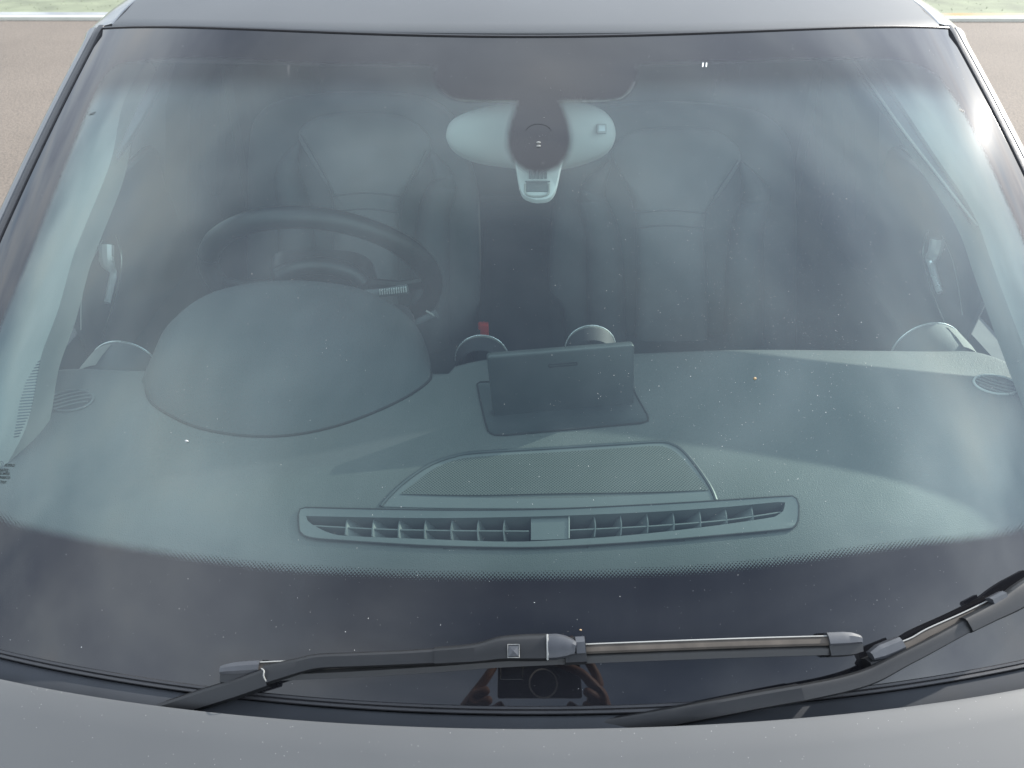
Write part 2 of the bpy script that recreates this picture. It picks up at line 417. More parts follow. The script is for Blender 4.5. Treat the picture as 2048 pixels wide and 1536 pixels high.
# windscreen
def yb(x): return -.007 + .20 * x * x + .15 * x ** 4
def yt(x): return .703 + .24 * x * x + .30 * x ** 4
def WD(t): return .705 - .04 * t - .035 * t * t
def gp(s, t):
    x = s * WD(t); y = yb(x) + (yt(x) - yb(x)) * t
    return x, y
clear_px = [(300, 114), (600, 119), (860, 124), (876, 150), (890, 178), (925, 194), (1034, 196), (1043, 205), (1030, 245), (1024, 280), (1031, 310),
            (1050, 330), (1078, 336), (1106, 330), (1125, 310), (1132, 280), (1127, 245), (1112, 205), (1120, 195), (1225, 193), (1252, 178),
            (1266, 148), (1280, 122), (1500, 115), (1700, 110), (1800, 115), (1850, 132), (1891, 164), (1953, 262), (1997, 355), (2048, 470),
            (2130, 680), (2180, 850), (2170, 980), (2048, 1070), (1800, 1105), (1500, 1145), (1250, 1162), (1020, 1168), (760, 1162), (500, 1145), (230, 1105),
            (60, 1070), (0, 1050), (-70, 1000), (-110, 900), (-60, 780), (0, 640), (55, 506), (113, 362), (174, 212), (200, 160), (235, 125)]
CP = np.array([hit(a, b)[:2] for a, b in clear_px])
CP = resample(np.vstack([CP, CP[:1]]), 420)
def sdf(X, Y, poly):
    """signed distance, positive outside the polygon"""
    A = poly; B = np.roll(poly, -1, 0); d2 = np.full(X.shape, 1e9); ins = np.zeros(X.shape, bool)
    for a, b in zip(A, B):
        e = b - a; L = e @ e + 1e-12
        t = np.clip(((X - a[0]) * e[0] + (Y - a[1]) * e[1]) / L, 0, 1)
        d2 = np.minimum(d2, (X - a[0] - t * e[0]) ** 2 + (Y - a[1] - t * e[1]) ** 2)
        c = ((a[1] > Y) != (b[1] > Y)) & (X < (b[0] - a[0]) * (Y - a[1]) / (b[1] - a[1] + 1e-15) + a[0])
        ins ^= c
    d = np.sqrt(d2); return np.where(ins, -d, d)
NS, NTT = 440, 260
S_, T_ = np.meshgrid(np.linspace(-1, 1, NS), np.linspace(0, 1, NTT), indexing='ij')
X_ = S_ * WD(T_); Y_ = yb(X_) + (yt(X_) - yb(X_)) * T_; Z_ = G(X_, Y_)
gm = MB(); gm.grid(np.stack([X_, Y_, Z_], -1))
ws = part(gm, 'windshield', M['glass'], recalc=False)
me = ws.data
at = me.attributes.new('frit', 'FLOAT', 'POINT'); at.data.foreach_set('value', sdf(X_, Y_, CP).reshape(-1))
uvl = me.uv_layers.new(name='UVMap')
li = np.zeros(len(me.loops), int); me.loops.foreach_get('vertex_index', li)
uvv = np.stack([X_.reshape(-1), Y_.reshape(-1) * 1.13], -1)[li]
uvl.data.foreach_set('uv', uvv.reshape(-1))
ws['label'] = 'green-tinted windscreen with dusty streaks and a black dotted border'
# laminated thickness: an inner face 5 mm below, so the glass has an edge
edge = []
for s, t in [(q, 0) for q in np.linspace(-1, 1, 90)] + [(1, q) for q in np.linspace(0, 1, 60)[1:]] + [(q, 1) for q in np.linspace(1, -1, 90)[1:]] + [(-1, q) for q in np.linspace(1, 0, 60)[1:-1]]:
    x, y = gp(s, t); edge.append((x, y, G(x, y) - .0004))
e = np.array(edge); em = MB()
em.grid(np.stack([e, e - np.array([0, -.0025, .005])], 0), closev=True)
part(em, 'glass_edge', M['sideglass'], ws)

def gpt(px, py, h=0.0): return hit(px, py, G, h)
def gframe(P):
    """normals and sideways vectors (pointing up the screen) of a path over the glass"""
    tan = np.gradient(np.asarray(P), axis=0); N, S = [], []
    for p, t in zip(P, tan):
        n = gnorm(p[0], p[1]); s = nrm(np.cross(n, nrm(t))); N.append(n); S.append(s)
    return S, N

# glass stamps
def text(body, size, px, py, parent, name='stamp', wide=1.0, rot=0):
    cu = bpy.data.curves.new(name, 'FONT'); cu.body = body; cu.size = size; cu.extrude = .00005; cu.offset = size * .004
    tmp = bpy.data.objects.new(name, cu); COL.objects.link(tmp)
    dg = bpy.context.evaluated_depsgraph_get(); dg.update()
    me = bpy.data.meshes.new_from_object(tmp.evaluated_get(dg)); bpy.data.objects.remove(tmp)
    p = gpt(px, py, .0003); n = gnorm(p[0], p[1]); r = nrm(np.cross((0, 1, .5), n)); u = np.cross(n, r)
    ca, sa = math.cos(rad(rot)), math.sin(rad(rot)); r, u = r * ca + u * sa, u * ca - r * sa
    mw = Matrix(((r[0] * wide, u[0], n[0], p[0]), (r[1] * wide, u[1], n[1], p[1]), (r[2] * wide, u[2], n[2], p[2]), (0, 0, 0, 1)))
    me.transform(mw); me.materials.append(M['print'])
    o = bpy.data.objects.new(name, me); COL.objects.link(o); o.parent = parent; return o
text('FUYAO', .0044, 8, 933, ws, 'maker_stamp', .95, -7)
text('LAMINATED', .0043, -15, 942, ws, 'maker_stamp', .9, -7)
text('M AS1 M985', .0043, -12, 949, ws, 'maker_stamp', .9, -7)
text('D-0108AZ2', .0043, -9, 957, ws, 'maker_stamp', .9, -7)
text('SOLAR-TINT', .0043, -19, 966, ws, 'maker_stamp', .85, -7)
lg = MB(); q = gpt(-1, 930, -.0007); n = gnorm(*q[:2]); r = nrm(np.cross((0, 1, .5), n)); u = np.cross(n, r)
for rr_ in (.0040, .0024):
    lg.tube([q + r * math.cos(a) * rr_ * 1.2 + u * math.sin(a) * rr_ for a in np.linspace(0, 2 * math.pi, 24, endpoint=False)], .0003, 5, True)
part(lg, 'maker_logo', M['print'], ws)
text('AS1', .0060, 178, 231, ws, 'grade_stamp', 1.1)
text('AS1', .0060, 1918, 221, ws, 'grade_stamp', 1.1)
for a, b, c in ((178, 193, 222), (1919, 1933, 212)):
    q = MB(); q.tube([gpt(a, c, -.0008), gpt(b, c, -.0008)], .0004, 5); part(q, 'stamp_line', M['print'], ws)

# lower rubber seal and cowl
xs = np.linspace(-.69, .69, 120)
low = np.array([(x, yb(x), G(x, yb(x))) for x in xs])
sd = MB(); Sd = []; Ns = []
tg = np.gradient(low, axis=0)
for p, t in zip(low, tg):
    n = gnorm(p[0], p[1]); s = nrm(np.cross(nrm(t), n)); Sd.append(s); Ns.append(n)
sd.sweep(low, Sd, Ns, [(-.0035, .0003), (-.003, .0016), (-.0012, .0018), (-.0004, .0006), (.0004, .0016), (.0022, .0020), (.0032, .001), (.0032, -.012), (-.0035, -.012)])
part(sd, 'windshield_seal', M['rubber'])
def hood_y(x): return -.0335 + .205 * x * x + .10 * x ** 4
HZ = .0120
def hood_z(x, y): return HZ - .16 * (hood_y(x) - y) * .55 - .22 * (hood_y(x) - y) ** 2 - .035 * x * x - .09 * x ** 4
cw = MB(); rows = []
for x in np.linspace(-.72, .72, 120):
    y0 = yb(x) - .0028; y1 = hood_y(x) - .030; z0 = G(x, yb(x)) - .0015
    rows.append([(x, y0, z0 - .002), (x, y0 - .003, z0 - .001), (x, y0 + (y1 - y0) * .3, z0 - .003), (x, y0 + (y1 - y0) * .7, z0 - .010), (x, y1, z0 - .022), (x, y1 - .03, z0 - .08)])
cw.grid(np.array(rows)); part(cw, 'cowl_panel', M['cowl'])
# bonnet
hd = MB(); rows = []
for x in np.linspace(-.80, .80, 110):
    y0 = hood_y(x); col = [(x, y0 + .004, hood_z(x, y0) - .012), (x, y0 + .005, hood_z(x, y0) - .005), (x, y0 + .0035, hood_z(x, y0) - .0012), (x, y0, hood_z(x, y0))]
    for q in np.linspace(0, 1, 50)[1:]:
        y = y0 - q * (.98 - .25 * x * x); col.append((x, y, hood_z(x, y)))
    rows.append(col)
hd.grid(np.array(rows)); part(hd, 'bonnet', M['paint'])

# roof
def roof_z(x, y): 
    q = y - .703
    return .3745 + .16 * q - .16 * q * q + .022 * q ** 3 - .05 * x * x - .12 * x ** 4
def rail_x(y): return .630 + .022 * min(1, max(0, (y - .84) / .12)) + .0 * (y - .8) - .03 * max(0, y - 1.2) ** 2
rf = MB(); rows = []
for s in np.linspace(-1, 1, 90):
    col = []
    for q in np.linspace(0, 1, 60):
        yy = .8 + q * 1.7; x = s * (rail_x(yy) - .020)
        y = yt(x) + .0055 + q * 1.72; z = roof_z(x, y)
        if q == 0: col += [(x, y + .004, z - .012), (x, y + .0008, z - .006), (x, y, z - .002)]
        col.append((x, y + (.003 if q == 0 else 0), z - (.0 if q == 0 else 0)))
    rows.append(col)
rf.grid(np.array(rows)); part(rf, 'roof_panel', M['paint'])
rs = MB(); xs2 = np.linspace(-.628, .628, 80); P = np.array([(x, yt(x) + .003, G(x, yt(x)) - .0005) for x in xs2])
rs.sweep(P, [(0, 1, .1)] * 80, [(0, -.1, 1)] * 80, [(-.004, -.004), (-.0042, .0022), (-.002, .003), (0, .0005), (.003, -.001), (.0045, -.002), (.0045, -.02), (-.004, -.02)])
part(rs, 'roof_seal', M['rubber'])

# A pillars, roof rails, doors: one path per side
def side_path():
    P = [gp(1, t) for t in np.linspace(-.0, 1, 26)]
    P = [np.array([x, y, G(x, y)]) for x, y in P]
    for y in (.92, 1.0, 1.1, 1.3, 1.6, 1.9, 2.2, 2.4): P.append(np.array([rail_x(y) - .001, y, roof_z(rail_x(y), y) - .004]))
    return resample(P, 110)
SP = side_path()
for sgn, nm in ((-1, 'left'), (1, 'right')):
    P = SP * np.array([sgn, 1, 1])
    tg = np.gradient(P, axis=0); OUT, UPV = [], []
    for i, (p, t) in enumerate(zip(P, tg)):
        t = nrm(t); n = nrm(np.array([sgn * .42, -.35, .84]) if p[1] < .85 else np.array([sgn * .35, 0, .93]))
        n = nrm(n - t * (n @ t)); o = nrm(np.cross(t, n)) * sgn
        if o[0] * sgn < 0: o = -o
        OUT.append(o); UPV.append(n)
    def strip(name, prof, mat, par=None, i0=0, i1=None):
        q = MB(); q.sweep(P[i0:i1], OUT[i0:i1], UPV[i0:i1], prof); return part(q, name, mat, par)
    ig = int(np.argmax(SP[:, 1] > .85))
    strip('glass_moulding', [(-.003, -.004), (-.003, .0015), (.001, .0035), (.0045, .004), (.0065, .001), (.0065, -.012)], M['rubber'], i1=ig + 1)
    strip('roof_ditch', [(-.022, -.006), (-.022, -.002), (-.017, -.002), (-.017, -.010)], M['gap'], i0=ig)
    pl = strip('a_pillar', [(.007, -.004), (.0075, .001), (.010, .0038), (.018, .0050), (.029, .002), (.036, -.004), (.040, -.011), (.042, -.02), (.03, -.03), (.007, -.03)], M['gloss'], i1=ig + 1)
    pl.name = 'pillar'
    strip('roof_rail', [(-.016, -.010), (-.016, -.003), (-.014, -.001), (.0, .001), (.018, .0025), (.029, .000), (.036, -.006), (.040, -.013), (.042, -.022), (.03, -.03), (-.0125, -.03)], M['gloss'], i0=ig)
    strip('drip_rubber', [(.0425, -.018), (.0445, -.013), (.0475, -.014), (.048, -.024), (.0425, -.03)], M['rubber'])
    strip('window_trim', [(.0485, -.020), (.051, -.0175), (.0545, -.021), (.055, -.028), (.0485, -.03)], M['trimline'])
    strip('door_frame', [(.056, -.029), (.059, -.028), (.066, -.034), (.068, -.036), (.062, -.038), (.056, -.036)], M['rubber'])
    strip('pillar_core', [(.012, -.026), (.054, -.0285), (.064, -.034), (.065, -.037), (.012, -.033)], M['rubber'])
    # side window and door
    q = MB(); rows = []; dr = []
    for i in range(0, len(P)):
        a = P[i] + OUT[i] * .062 - UPV[i] * .032
        yb_ = a[1]; xb = sgn * (.80 + .03 * min(1, max(0, (yb_ - .1) / .8)))
        b = np.array([xb, yb_, -.045]); rows.append([a * (1 - k) + b * k + np.array([sgn * .012 * math.sin(k * math.pi), 0, 0]) for k in np.linspace(.025, 1, 8)])
    nf = int(np.argmax(P[:, 1] > 1.02))
    q.grid(np.array(rows[:nf])); part(q, 'side_window', M['sideglass'])
    q = MB(); q.grid(np.array(rows[nf - 1:])); part(q, 'rear_side_window', M['rearglass'])
    q = MB(); rows2 = []
    for i in range(len(P)):
        a = P[i] + OUT[i] * .060 - UPV[i] * .033; xb = sgn * (.80 + .03 * min(1, max(0, (a[1] - .1) / .8))); b = np.array([xb, a[1], -.045])
        rows2.append([a * (1 - k) + b * k + np.array([sgn * (.012 * math.sin(k * math.pi) + .004), 0, 0]) for k in (0, .015, .03)])
    q.grid(np.array(rows2)); part(q, 'window_frame', M['rubber'])
    q = MB(); rows = []
    for y in np.linspace(-.95, 2.6, 50):
        xb = .80 + .03 * min(1, max(0, (y - .1) / .8)) - .10 * max(0, -y - .4) ** 2
        zt = -.045 if y > .1 else hood_z(.80, y) + .0
        rows.append([(sgn * xx, y, z) for xx, z in ((xb - .02, zt + .005), (xb, zt), (xb + .025, zt - .04), (xb + .045, zt - .2), (xb + .05, -.5), (xb + .02, -.75), (xb - .05, -.78))])
    q.grid(np.array(rows)); part(q, 'body_side', M['paint'])
    # dark inner door skin, B and C pillars
    q = MB(); q.box((sgn * .745, 1.35, -.36), .04, 2.3, .60); q.box((sgn * .735, 1.85, .02), .03, 1.3, .26); part(q, 'door_lining', M['darkin'])
    for y0_ in (1.12, 1.30, 2.25):
        q = MB(); q.tube([(sgn * .765, y0_ - .05, -.06), (sgn * .70, y0_, .18), (sgn * .61, y0_ + .03, roof_z(.6, y0_) - .04)], .075, 10, flat=1.0); part(q, 'pillar_lining', M['darkin'])
    for yw in (-.45, 2.1):
        a = np.linspace(0, 2 * math.pi, 40, endpoint=False)
        q = MB(); pr = [(.30, -.10), (.32, -.07), (.325, 0), (.32, .07), (.30, .10), (.20, .10), (.20, -.10)]
        q.grid(np.array([[(sgn * .76 + b, yw + math.cos(k) * r_, GZ + .325 + math.sin(k) * r_) for r_, b in pr] for k in a]), closeu=True, closev=True)
        wh = part(q, 'tyre', M['tyre'])
        q = MB(); q.grid(np.array([[(sgn * (.76 + .06), yw + math.cos(k) * r_, GZ + .325 + math.sin(k) * r_) for r_ in (.01, .2)] for k in a]), closeu=True); part(q, 'rim', M['rim'], wh)
# front, rear and floor shells that keep the cabin dark
q = MB(); q.grid(np.array([[(x, -1.0 + .25 * x * x - b, z) for b, z in ((-.02, hood_z(x, -.95)), (.03, -.2), (.06, -.45), (.0, -.75))] for x in np.linspace(-.8, .8, 30)])); part(q, 'front_bumper', M['paint'])
q = MB(); q.grid(np.array([[(x, 2.5 + b, z) for b, z in ((-.04, .28), (.1, .0), (.14, -.4), (.05, -.75))] for x in np.linspace(-.8, .8, 20)])); part(q, 'tailgate', M['paint'])
q = MB(); q.box((0, 1.25, -.66), 1.5, 2.5, .03); part(q, 'cabin_floor', M['darkin'])
q = MB(); q.box((0, .30, -.34), 1.46, .02, .6); part(q, 'bulkhead', M['darkin'])
# headliner under the roof
q = MB(); q.grid(np.array([[(s * .585, y + .25 * (s * .585) ** 2, roof_z(s * .585, y) - .022) for y in np.linspace(.72, 2.35, 40)] for s in np.linspace(-1, 1, 40)])); part(q, 'headliner', M['trimshade'])
for px, up_ in (([(292, 118), (500, 122), (860, 129)], 0), ([(1280, 126), (1500, 119), (1722, 113)], 0)):
    P = resample([gpt(a, b, -.016) for a, b in px], 20); q = MB(); q.tube(P, .0042, 8); part(q, 'headliner_edge', M['trimshade'])
P = resample([gpt(a, b, -.012) for a, b in [(888, 175), (905, 189), (935, 196), (1034, 198), (1120, 198), (1220, 195), (1250, 185), (1264, 165)]], 40)
q = MB(); q.tube(P, .0045, 8); part(q, 'overhead_console', M['kerb'])

# ---------------------------------------------------------------- inner pillar trims
def trim(inner, outer, din=-.05, dout=-.014, n=40):
    A = resample([gpt(a, b, din) for a, b in inner], n); B = resample([gpt(a, b, dout) for a, b in outer], n)
    R = []
    for k in np.linspace(0, 1, 8): 
        R.append(A * (1 - k) + B * k + np.array([0, 0, .012 * math.sin(k * math.pi)]))
    R.insert(0, A + np.array([0, .02, -.03]))
    q = MB(); q.grid(np.array(R)); return q
lt = part(trim([(296, 116), (247, 205), (222, 321), (171, 450), (147, 511), (116, 621), (82, 713), (66, 800), (50, 860), (20, 918), (-30, 1000)],
               [(225, 100), (160, 200), (100, 345), (60, 440), (35, 506), (0, 600), (-60, 730), (-90, 850), (-100, 930), (-110, 980), (-110, 1020)]), 'left_pillar_trim', M['trim'])
lt.name = 'pillar_trim'
rt = part(trim([(1738, 112), (1800, 205), (1870, 310), (1928, 395), (1957, 450), (1978, 510), (2000, 570), (2030, 650), (2065, 740), (2090, 800)],
               [(1850, 90), (1900, 165), (1960, 262), (2010, 355), (2048, 430), (2090, 520), (2120, 600), (2160, 700), (2180, 800), (2190, 880)]), 'pillar_trim', M['trim'])
def flatstrip(name, A, B, off, mat, n=24, par=None):
    a = resample([gpt(*p, off) for p in A], n); b = resample([gpt(*p, off) for p in B], n)
    q = MB(); q.grid(np.array([a, b])); q.grid(np.array([a, b]) - np.array([0, 0, .006]))
    return part(q, name, mat, par)
flatstrip('door_seal', [(322, 121), (290, 185), (255, 258), (231, 313)], [(340, 121), (305, 196), (268, 262), (233, 314)], -.048, M['seal'])
flatstrip('door_seal', [(1713, 124), (1800, 250), (1880, 352), (1945, 440)], [(1736, 114), (1812, 230), (1882, 335), (1947, 437)], -.056, M['seal'])
q = MB(); q.tube(resample([gpt(a, b, -.052) for a, b in [(1710, 122), (1800, 252), (1880, 356), (1955, 452)]], 24), .0016, 8); part(q, 'seal_bead', M['trim'])
# louvre of the left trim foot
lv = MB()
for i in range(26):
    k = i / 25; y = 722 + k * 150
    xr = np.interp(y, [722, 775, 822, 872], [80, 72, 62, 38]); xl = np.interp(y, [722, 760, 800, 872], [76, 52, 40, 28])
    a, b = gpt(xl, y + 2, -.022), gpt(xr, y, -.030); lv.tube([a, b], .0007, 5)
part(lv, 'louvre', M['seatb'], lt)

# ---------------------------------------------------------------- dashboard
cr_px = [(100, 962), (270, 970), (500, 984), (760, 992), (1440, 1000), (1700, 965), (1960, 920), (2048, 903)]
crp = np.array([atz(a, b, .03)[:2] for a, b in cr_px]); ccf = np.polyfit(crp[:, 0], crp[:, 1], 2)
def yc(x): return np.polyval(ccf, x)
def D(x, y):
    q = yc(x) - y; k = .018
    s = k * np.log1p(math.exp(min(q / k, 40)))         # soft crease
    z = .030 - .19 * s
    lim = G(x, y) - .010; e = .01
    return -e * math.log(math.exp(-z / e) + math.exp(-lim / e)) + .000
bk = [(-40, 840), (20, 790), (75, 752), (150, 741), (290, 746), (860, 752), (905, 738), (980, 722), (1130, 716), (1265, 711), (1500, 703), (1850, 706), (1960, 708), (2048, 742), (2100, 775)]
BK = np.array([atz(a, b, .030)[:2] for a, b in bk]); BKs = resample(BK, 200)
def yback(x): return float(np.interp(x, BKs[:, 0], BKs[:, 1]))
dm = MB(); rows = []
for x in np.linspace(-.72, .72, 220):
    y1 = yback(x); col = []
    for k in np.linspace(0, 1, 110):
        y = .012 + .16 * x * x + (y1 - .012 - .16 * x * x) * k; col.append((x, y, D(x, y)))
    z1 = D(x, y1)
    for a in np.linspace(0, 90, 7)[1:]: col.append((x, y1 + .012 * math.sin(rad(a)), z1 - .012 * (1 - math.cos(rad(a)))))
    col.append((x, y1 + .012, z1 - .16)); col.append((x, y1 - .05, z1 - .30))
    rows.append(col)
dm.grid(np.array(rows)); dash = part(dm, 'dashboard', M['dash'])
def dpt(px, py, h=0.0): return hit(px, py, D, h)

# instrument binnacle: seam on the dash, rim further back and higher
seam = [(291, 772), (296, 795), (318, 818), (380, 850), (450, 867), (525, 873), (600, 868), (680, 850), (760, 820), (820, 790), (858, 762), (862, 745)]
SEAM = resample([dpt(a, b, .0005) for a, b in seam], 60)
rim = [(293, 765, .440), (302, 725, .452), (322, 670, .475), (345, 640, .490), (385, 606, .520), (430, 583, .545), (490, 568, .562), (545, 562, .570), (600, 561, .575), (660, 566, .575), (720, 578, .570),
       (770, 600, .556), (810, 628, .535), (838, 660, .510), (853, 695, .487), (861, 725, .470), (862, 742, .462)]
RIM = resample([aty(a, b, y) for a, b, y in rim], 60)
bm_ = MB(); R = []
for k in np.linspace(0, 1, 26):
    mid = (SEAM + RIM) / 2 + np.array([0, -.010, .022])
    q = SEAM * (1 - k) ** 2 + mid * 2 * k * (1 - k) + RIM * k * k; R.append(q)
CR = RIM.mean(0)
for a, dy, dz in ((.995, .004, -.002), (.98, .006, -.007), (.95, .0, -.014), (.9, -.03, -.03)):
    q = CR + (RIM - CR) * a; q[:, 1] += dy; q[:, 2] += dz; R.append(q)
bm_.grid(np.array(R)); bn = part(bm_, 'instrument_hood', M['hoodp'])
q = MB(); q.tube(SEAM, .0017, 8); part(q, 'seam_gap', M['gap'], bn)
# cluster housing behind it
q = MB(); c0 = aty(600, 600, .60); q.box(c0 + np.array([0, -.03, -.07]), .34, .10, .12, bev=.02); part(q, 'instrument_cluster', M['darkin'])

# display
TL, TR = dpt(987, 833, .0), dpt(1268, 808, .0)
ax = nrm(TR - TL); wd = np.linalg.norm((TR - TL)[:2])
a0 = aty(980, 712, TL[1] + .010); b0 = aty(1263, 693, TR[1] + .012)
hgt = ((a0 - TL)[2] + (b0 - TR)[2]) / 2
upv = nrm(((a0 - TL) + (b0 - TR)) / 2); nn = nrm(np.cross(ax, upv))
if nn[1] > 0: nn = -nn
cen = (TL + TR + a0 + b0) / 4
q = MB(); q.box(cen - nn * .006 - upv * .006, np.linalg.norm(TR - TL), hgt + .014, .012, (ax, upv, nn), bev=.0022)
disp = part(q, 'display', M['screen'])
p = aty(1127, 732, cen[1]); p = p + nn * ((cen - p) @ nn)
q = MB(); q.tube([p - ax * .017, p - ax * .0165 + upv * .0015, p + ax * .0165 + upv * .0015, p + ax * .017, p + ax * .0165 - upv * .0015, p - ax * .0165 - upv * .0015], .0009, 6, True); part(q, 'release_slot', M['gap'], disp)
# its pocket
pk = resample([dpt(a, b, .0012) for a, b in [(954, 768), (958, 790), (968, 835), (976, 862), (985, 869), (1010, 870), (1280, 846), (1296, 842), (1296, 832), (1272, 790), (1264, 770), (1230, 764), (1000, 763), (960, 764), (954, 768)]], 100, smooth=False)[:-1]
q = MB(); c_ = pk.mean(0); q.grid(np.array([pk, c_ + (pk - c_) * .97 - (0, 0, .0006), c_ + (pk - c_) * .5 - (0, 0, .0003), c_ + (pk - c_) * .02]), closev=True); pko = part(q, 'display_pocket', M['screen'])
q = MB(); q.tube(pk, .0011, 6, True); part(q, 'pocket_edge', M['gap'], pko)

# speaker grille
so_px = [(762, 1013), (772, 1000), (800, 972), (840, 942), (872, 925), (905, 914), (950, 906), (1100, 897), (1230, 889), (1318, 884), (1345, 889), (1366, 902), (1392, 932), (1415, 965), (1426, 985), (1432, 1001)]
so_b = [(1432, 1001), (1300, 1008), (1100, 1016), (900, 1016), (762, 1013)]
og = resample([dpt(a, b, .0006) for a, b in so_px], 90)
q = MB(); q.tube(og, .0022, 8); 
spk_rim = None
inner = [(800, 988), (830, 965), (868, 938), (905, 922), (950, 914), (1100, 905), (1230, 897), (1314, 892), (1338, 897), (1360, 912), (1385, 940), (1408, 968), (1418, 980)]
inb = [(1418, 980), (1300, 984), (1100, 987), (950, 990), (800, 988)]
I1 = resample([dpt(a, b, .0016) for a, b in inner], 60); I2 = resample([dpt(a, b, .0016) for a, b in inb][::-1], 60)
sp = MB(); sp.grid(np.array([I1 * (1 - k) + I2 * k for k in np.linspace(0, 1, 12)]))
spk = part(sp, 'speaker_grille', M['speaker'])
part(q, 'grille_edge', M['screen'], spk)
O1 = resample([dpt(a, b, .0008) for a, b in so_px], 60); O2 = resample([dpt(a, b, .0008) for a, b in so_b][::-1], 60)
q = MB(); q.grid(np.array([O1 * (1 - k) + O2 * k for k in np.linspace(0, 1, 12)])); part(q, 'grille_panel', M['dash2'], spk)

# defroster vent
vo = [(597, 1030), (600, 1020), (612, 1016), (700, 1018), (900, 1021), (1100, 1019), (1300, 1010), (1450, 1001), (1575, 993), (1590, 996), (1597, 1008), (1596, 1040), (1590, 1052), (1570, 1059),
      (1400, 1075), (1250, 1087), (1100, 1095), (1000, 1096), (850, 1092), (700, 1083), (625, 1077), (603, 1068), (598, 1055)]
vi = [(612, 1032), (660, 1033), (760, 1035), (900, 1036), (1100, 1032), (1300, 1024), (1450, 1014), (1560, 1004), (1568, 1010), (1568, 1020), (1555, 1030), (1535, 1036),
      (1400, 1055), (1250, 1071), (1100, 1081), (1000, 1083), (850, 1078), (700, 1072), (660, 1066), (630, 1052), (616, 1042)]
VO = resample([dpt(a, b, .0015) for a, b in vo + vo[:1]], 160)[:-1]; VI = [dpt(a, b, .001) for a, b in vi + vi[:1]]; VI = resample(VI, 160)[:-1]
# match start points by angle about the centre
cv_ = VO.mean(0)
def byang(P, c):
    L = np.r_[0, np.cumsum(np.linalg.norm(np.diff(np.vstack([P, P[:1]]), axis=0), axis=1))]; return P
q = MB(); dn = np.array([0, 0, 1.])
q.grid(np.array([VO - dn * .004, VO + dn * .0006, VO * .97 + VI * .03 + dn * .0010, VO * .6 + VI * .4 + dn * .0004, VI, VI - dn * .004, VI * .985 + VI.mean(0) * .015 - dn * .02]), closev=True)
vent = part(q, 'defroster_vent', M['dash2'])
q = MB(); q.tube(VO + dn * .0004, .0011, 6, True); part(q, 'vent_gap', M['gap'], vent)
q = MB(); vc = VI.mean(0)
q.grid(np.array([VI - dn * .0017, VI * .5 + vc * .5 - dn * .0017]) * 0 + np.array([VI - dn * .022, VI * .5 + vc * .5 - dn * .022]), closev=True); part(q, 'vent_duct', M['darkin'], vent)
# the dashboard skin is opened under the vent
import bmesh
def cut(o, poly, shrink=.96):
    c = poly.mean(0); pl = (c + (poly - c) * shrink)[:, :2]
    b = bmesh.new(); b.from_mesh(o.data); fc = [f.calc_center_median() for f in b.faces]
    X = np.array([p.x for p in fc]); Y = np.array([p.y for p in fc]); Zz = np.array([p.z for p in fc]); d = sdf(X, Y, pl)
    b.faces.ensure_lookup_table()
    bmesh.ops.delete(b, geom=[b.faces[i] for i in range(len(fc)) if d[i] < .0 and Zz[i] > -.06], context='FACES')
    b.to_mesh(o.data); b.free()
cut(dash, VO, .985)
def ytb(px):  # top and bottom of the opening at this column
    top = np.interp(px, [612, 760, 900, 1100, 1300, 1450, 1560], [1032, 1035, 1036, 1032, 1024, 1014, 1004])
    bot = np.interp(px, [616, 630, 700, 850, 1000, 1100, 1250, 1400, 1535, 1560], [1042, 1052, 1072, 1078, 1083, 1081, 1071, 1055, 1036, 1028])
    return top, bot
for i, px in enumerate([695, 748, 800, 852, 905, 958, 1010, 1188, 1240, 1293, 1345, 1398, 1450, 1502]):
    t_, b_ = ytb(px); tilt = (px - 1098) / 500.
    a, b, c = dpt(px, t_ + 1, -.003), dpt(px + 3 * (1 if px < 1098 else -1) * -1, (t_ + b_) / 2, -.001), dpt(px + 6 * tilt, b_ - 1, -.003)
    P = resample([a, b, c], 10); low_ = P + np.array([-tilt * .030 if px > 0 else 0, 0.0, -.020])
    q = MB(); q.grid(np.array([P + (-.0006, 0, 0), P + (.0006, 0, 0), low_ + (.0006, 0, 0), low_ + (-.0006, 0, 0)]), closeu=True); part(q, 'vent_fin', M['dash2'], vent)
for seg in ([(622, 1051), (760, 1058), (900, 1061), (1058, 1062)], [(1140, 1060), (1300, 1052), (1450, 1040), (1562, 1030 - 6)]):
    P = resample([dpt(a, b, -.002) for a, b in seg], 30); q = MB()
    q.sweep(P, [(0, 1, 0)] * 30, [(0, 0, 1)] * 30, [(-.0008, 0), (.0008, 0), (.0008, -.016), (-.0008, -.016)]); part(q, 'vent_bar', M['dash2'], vent)
a, b = dpt(1062, 1034, -.002), dpt(1138, 1031, -.002); c, d = dpt(1062, 1080, -.002), dpt(1138, 1078, -.002)
q = MB(); q.add([a, b, d, c, a - dn * .02, b - dn * .02, d - dn * .02, c - dn * .02], [(0, 1, 2, 3), (4, 7, 6, 5), (0, 4, 5, 1), (1, 5, 6, 2), (2, 6, 7, 3), (3, 7, 4, 0)]); part(q, 'vent_block', M['dash2'], vent, smooth=False)
q = MB(); q.tube([b + dn * .001, d + dn * .001], .0007, 6); part(q, 'block_edge', M['trimshade'], vent)

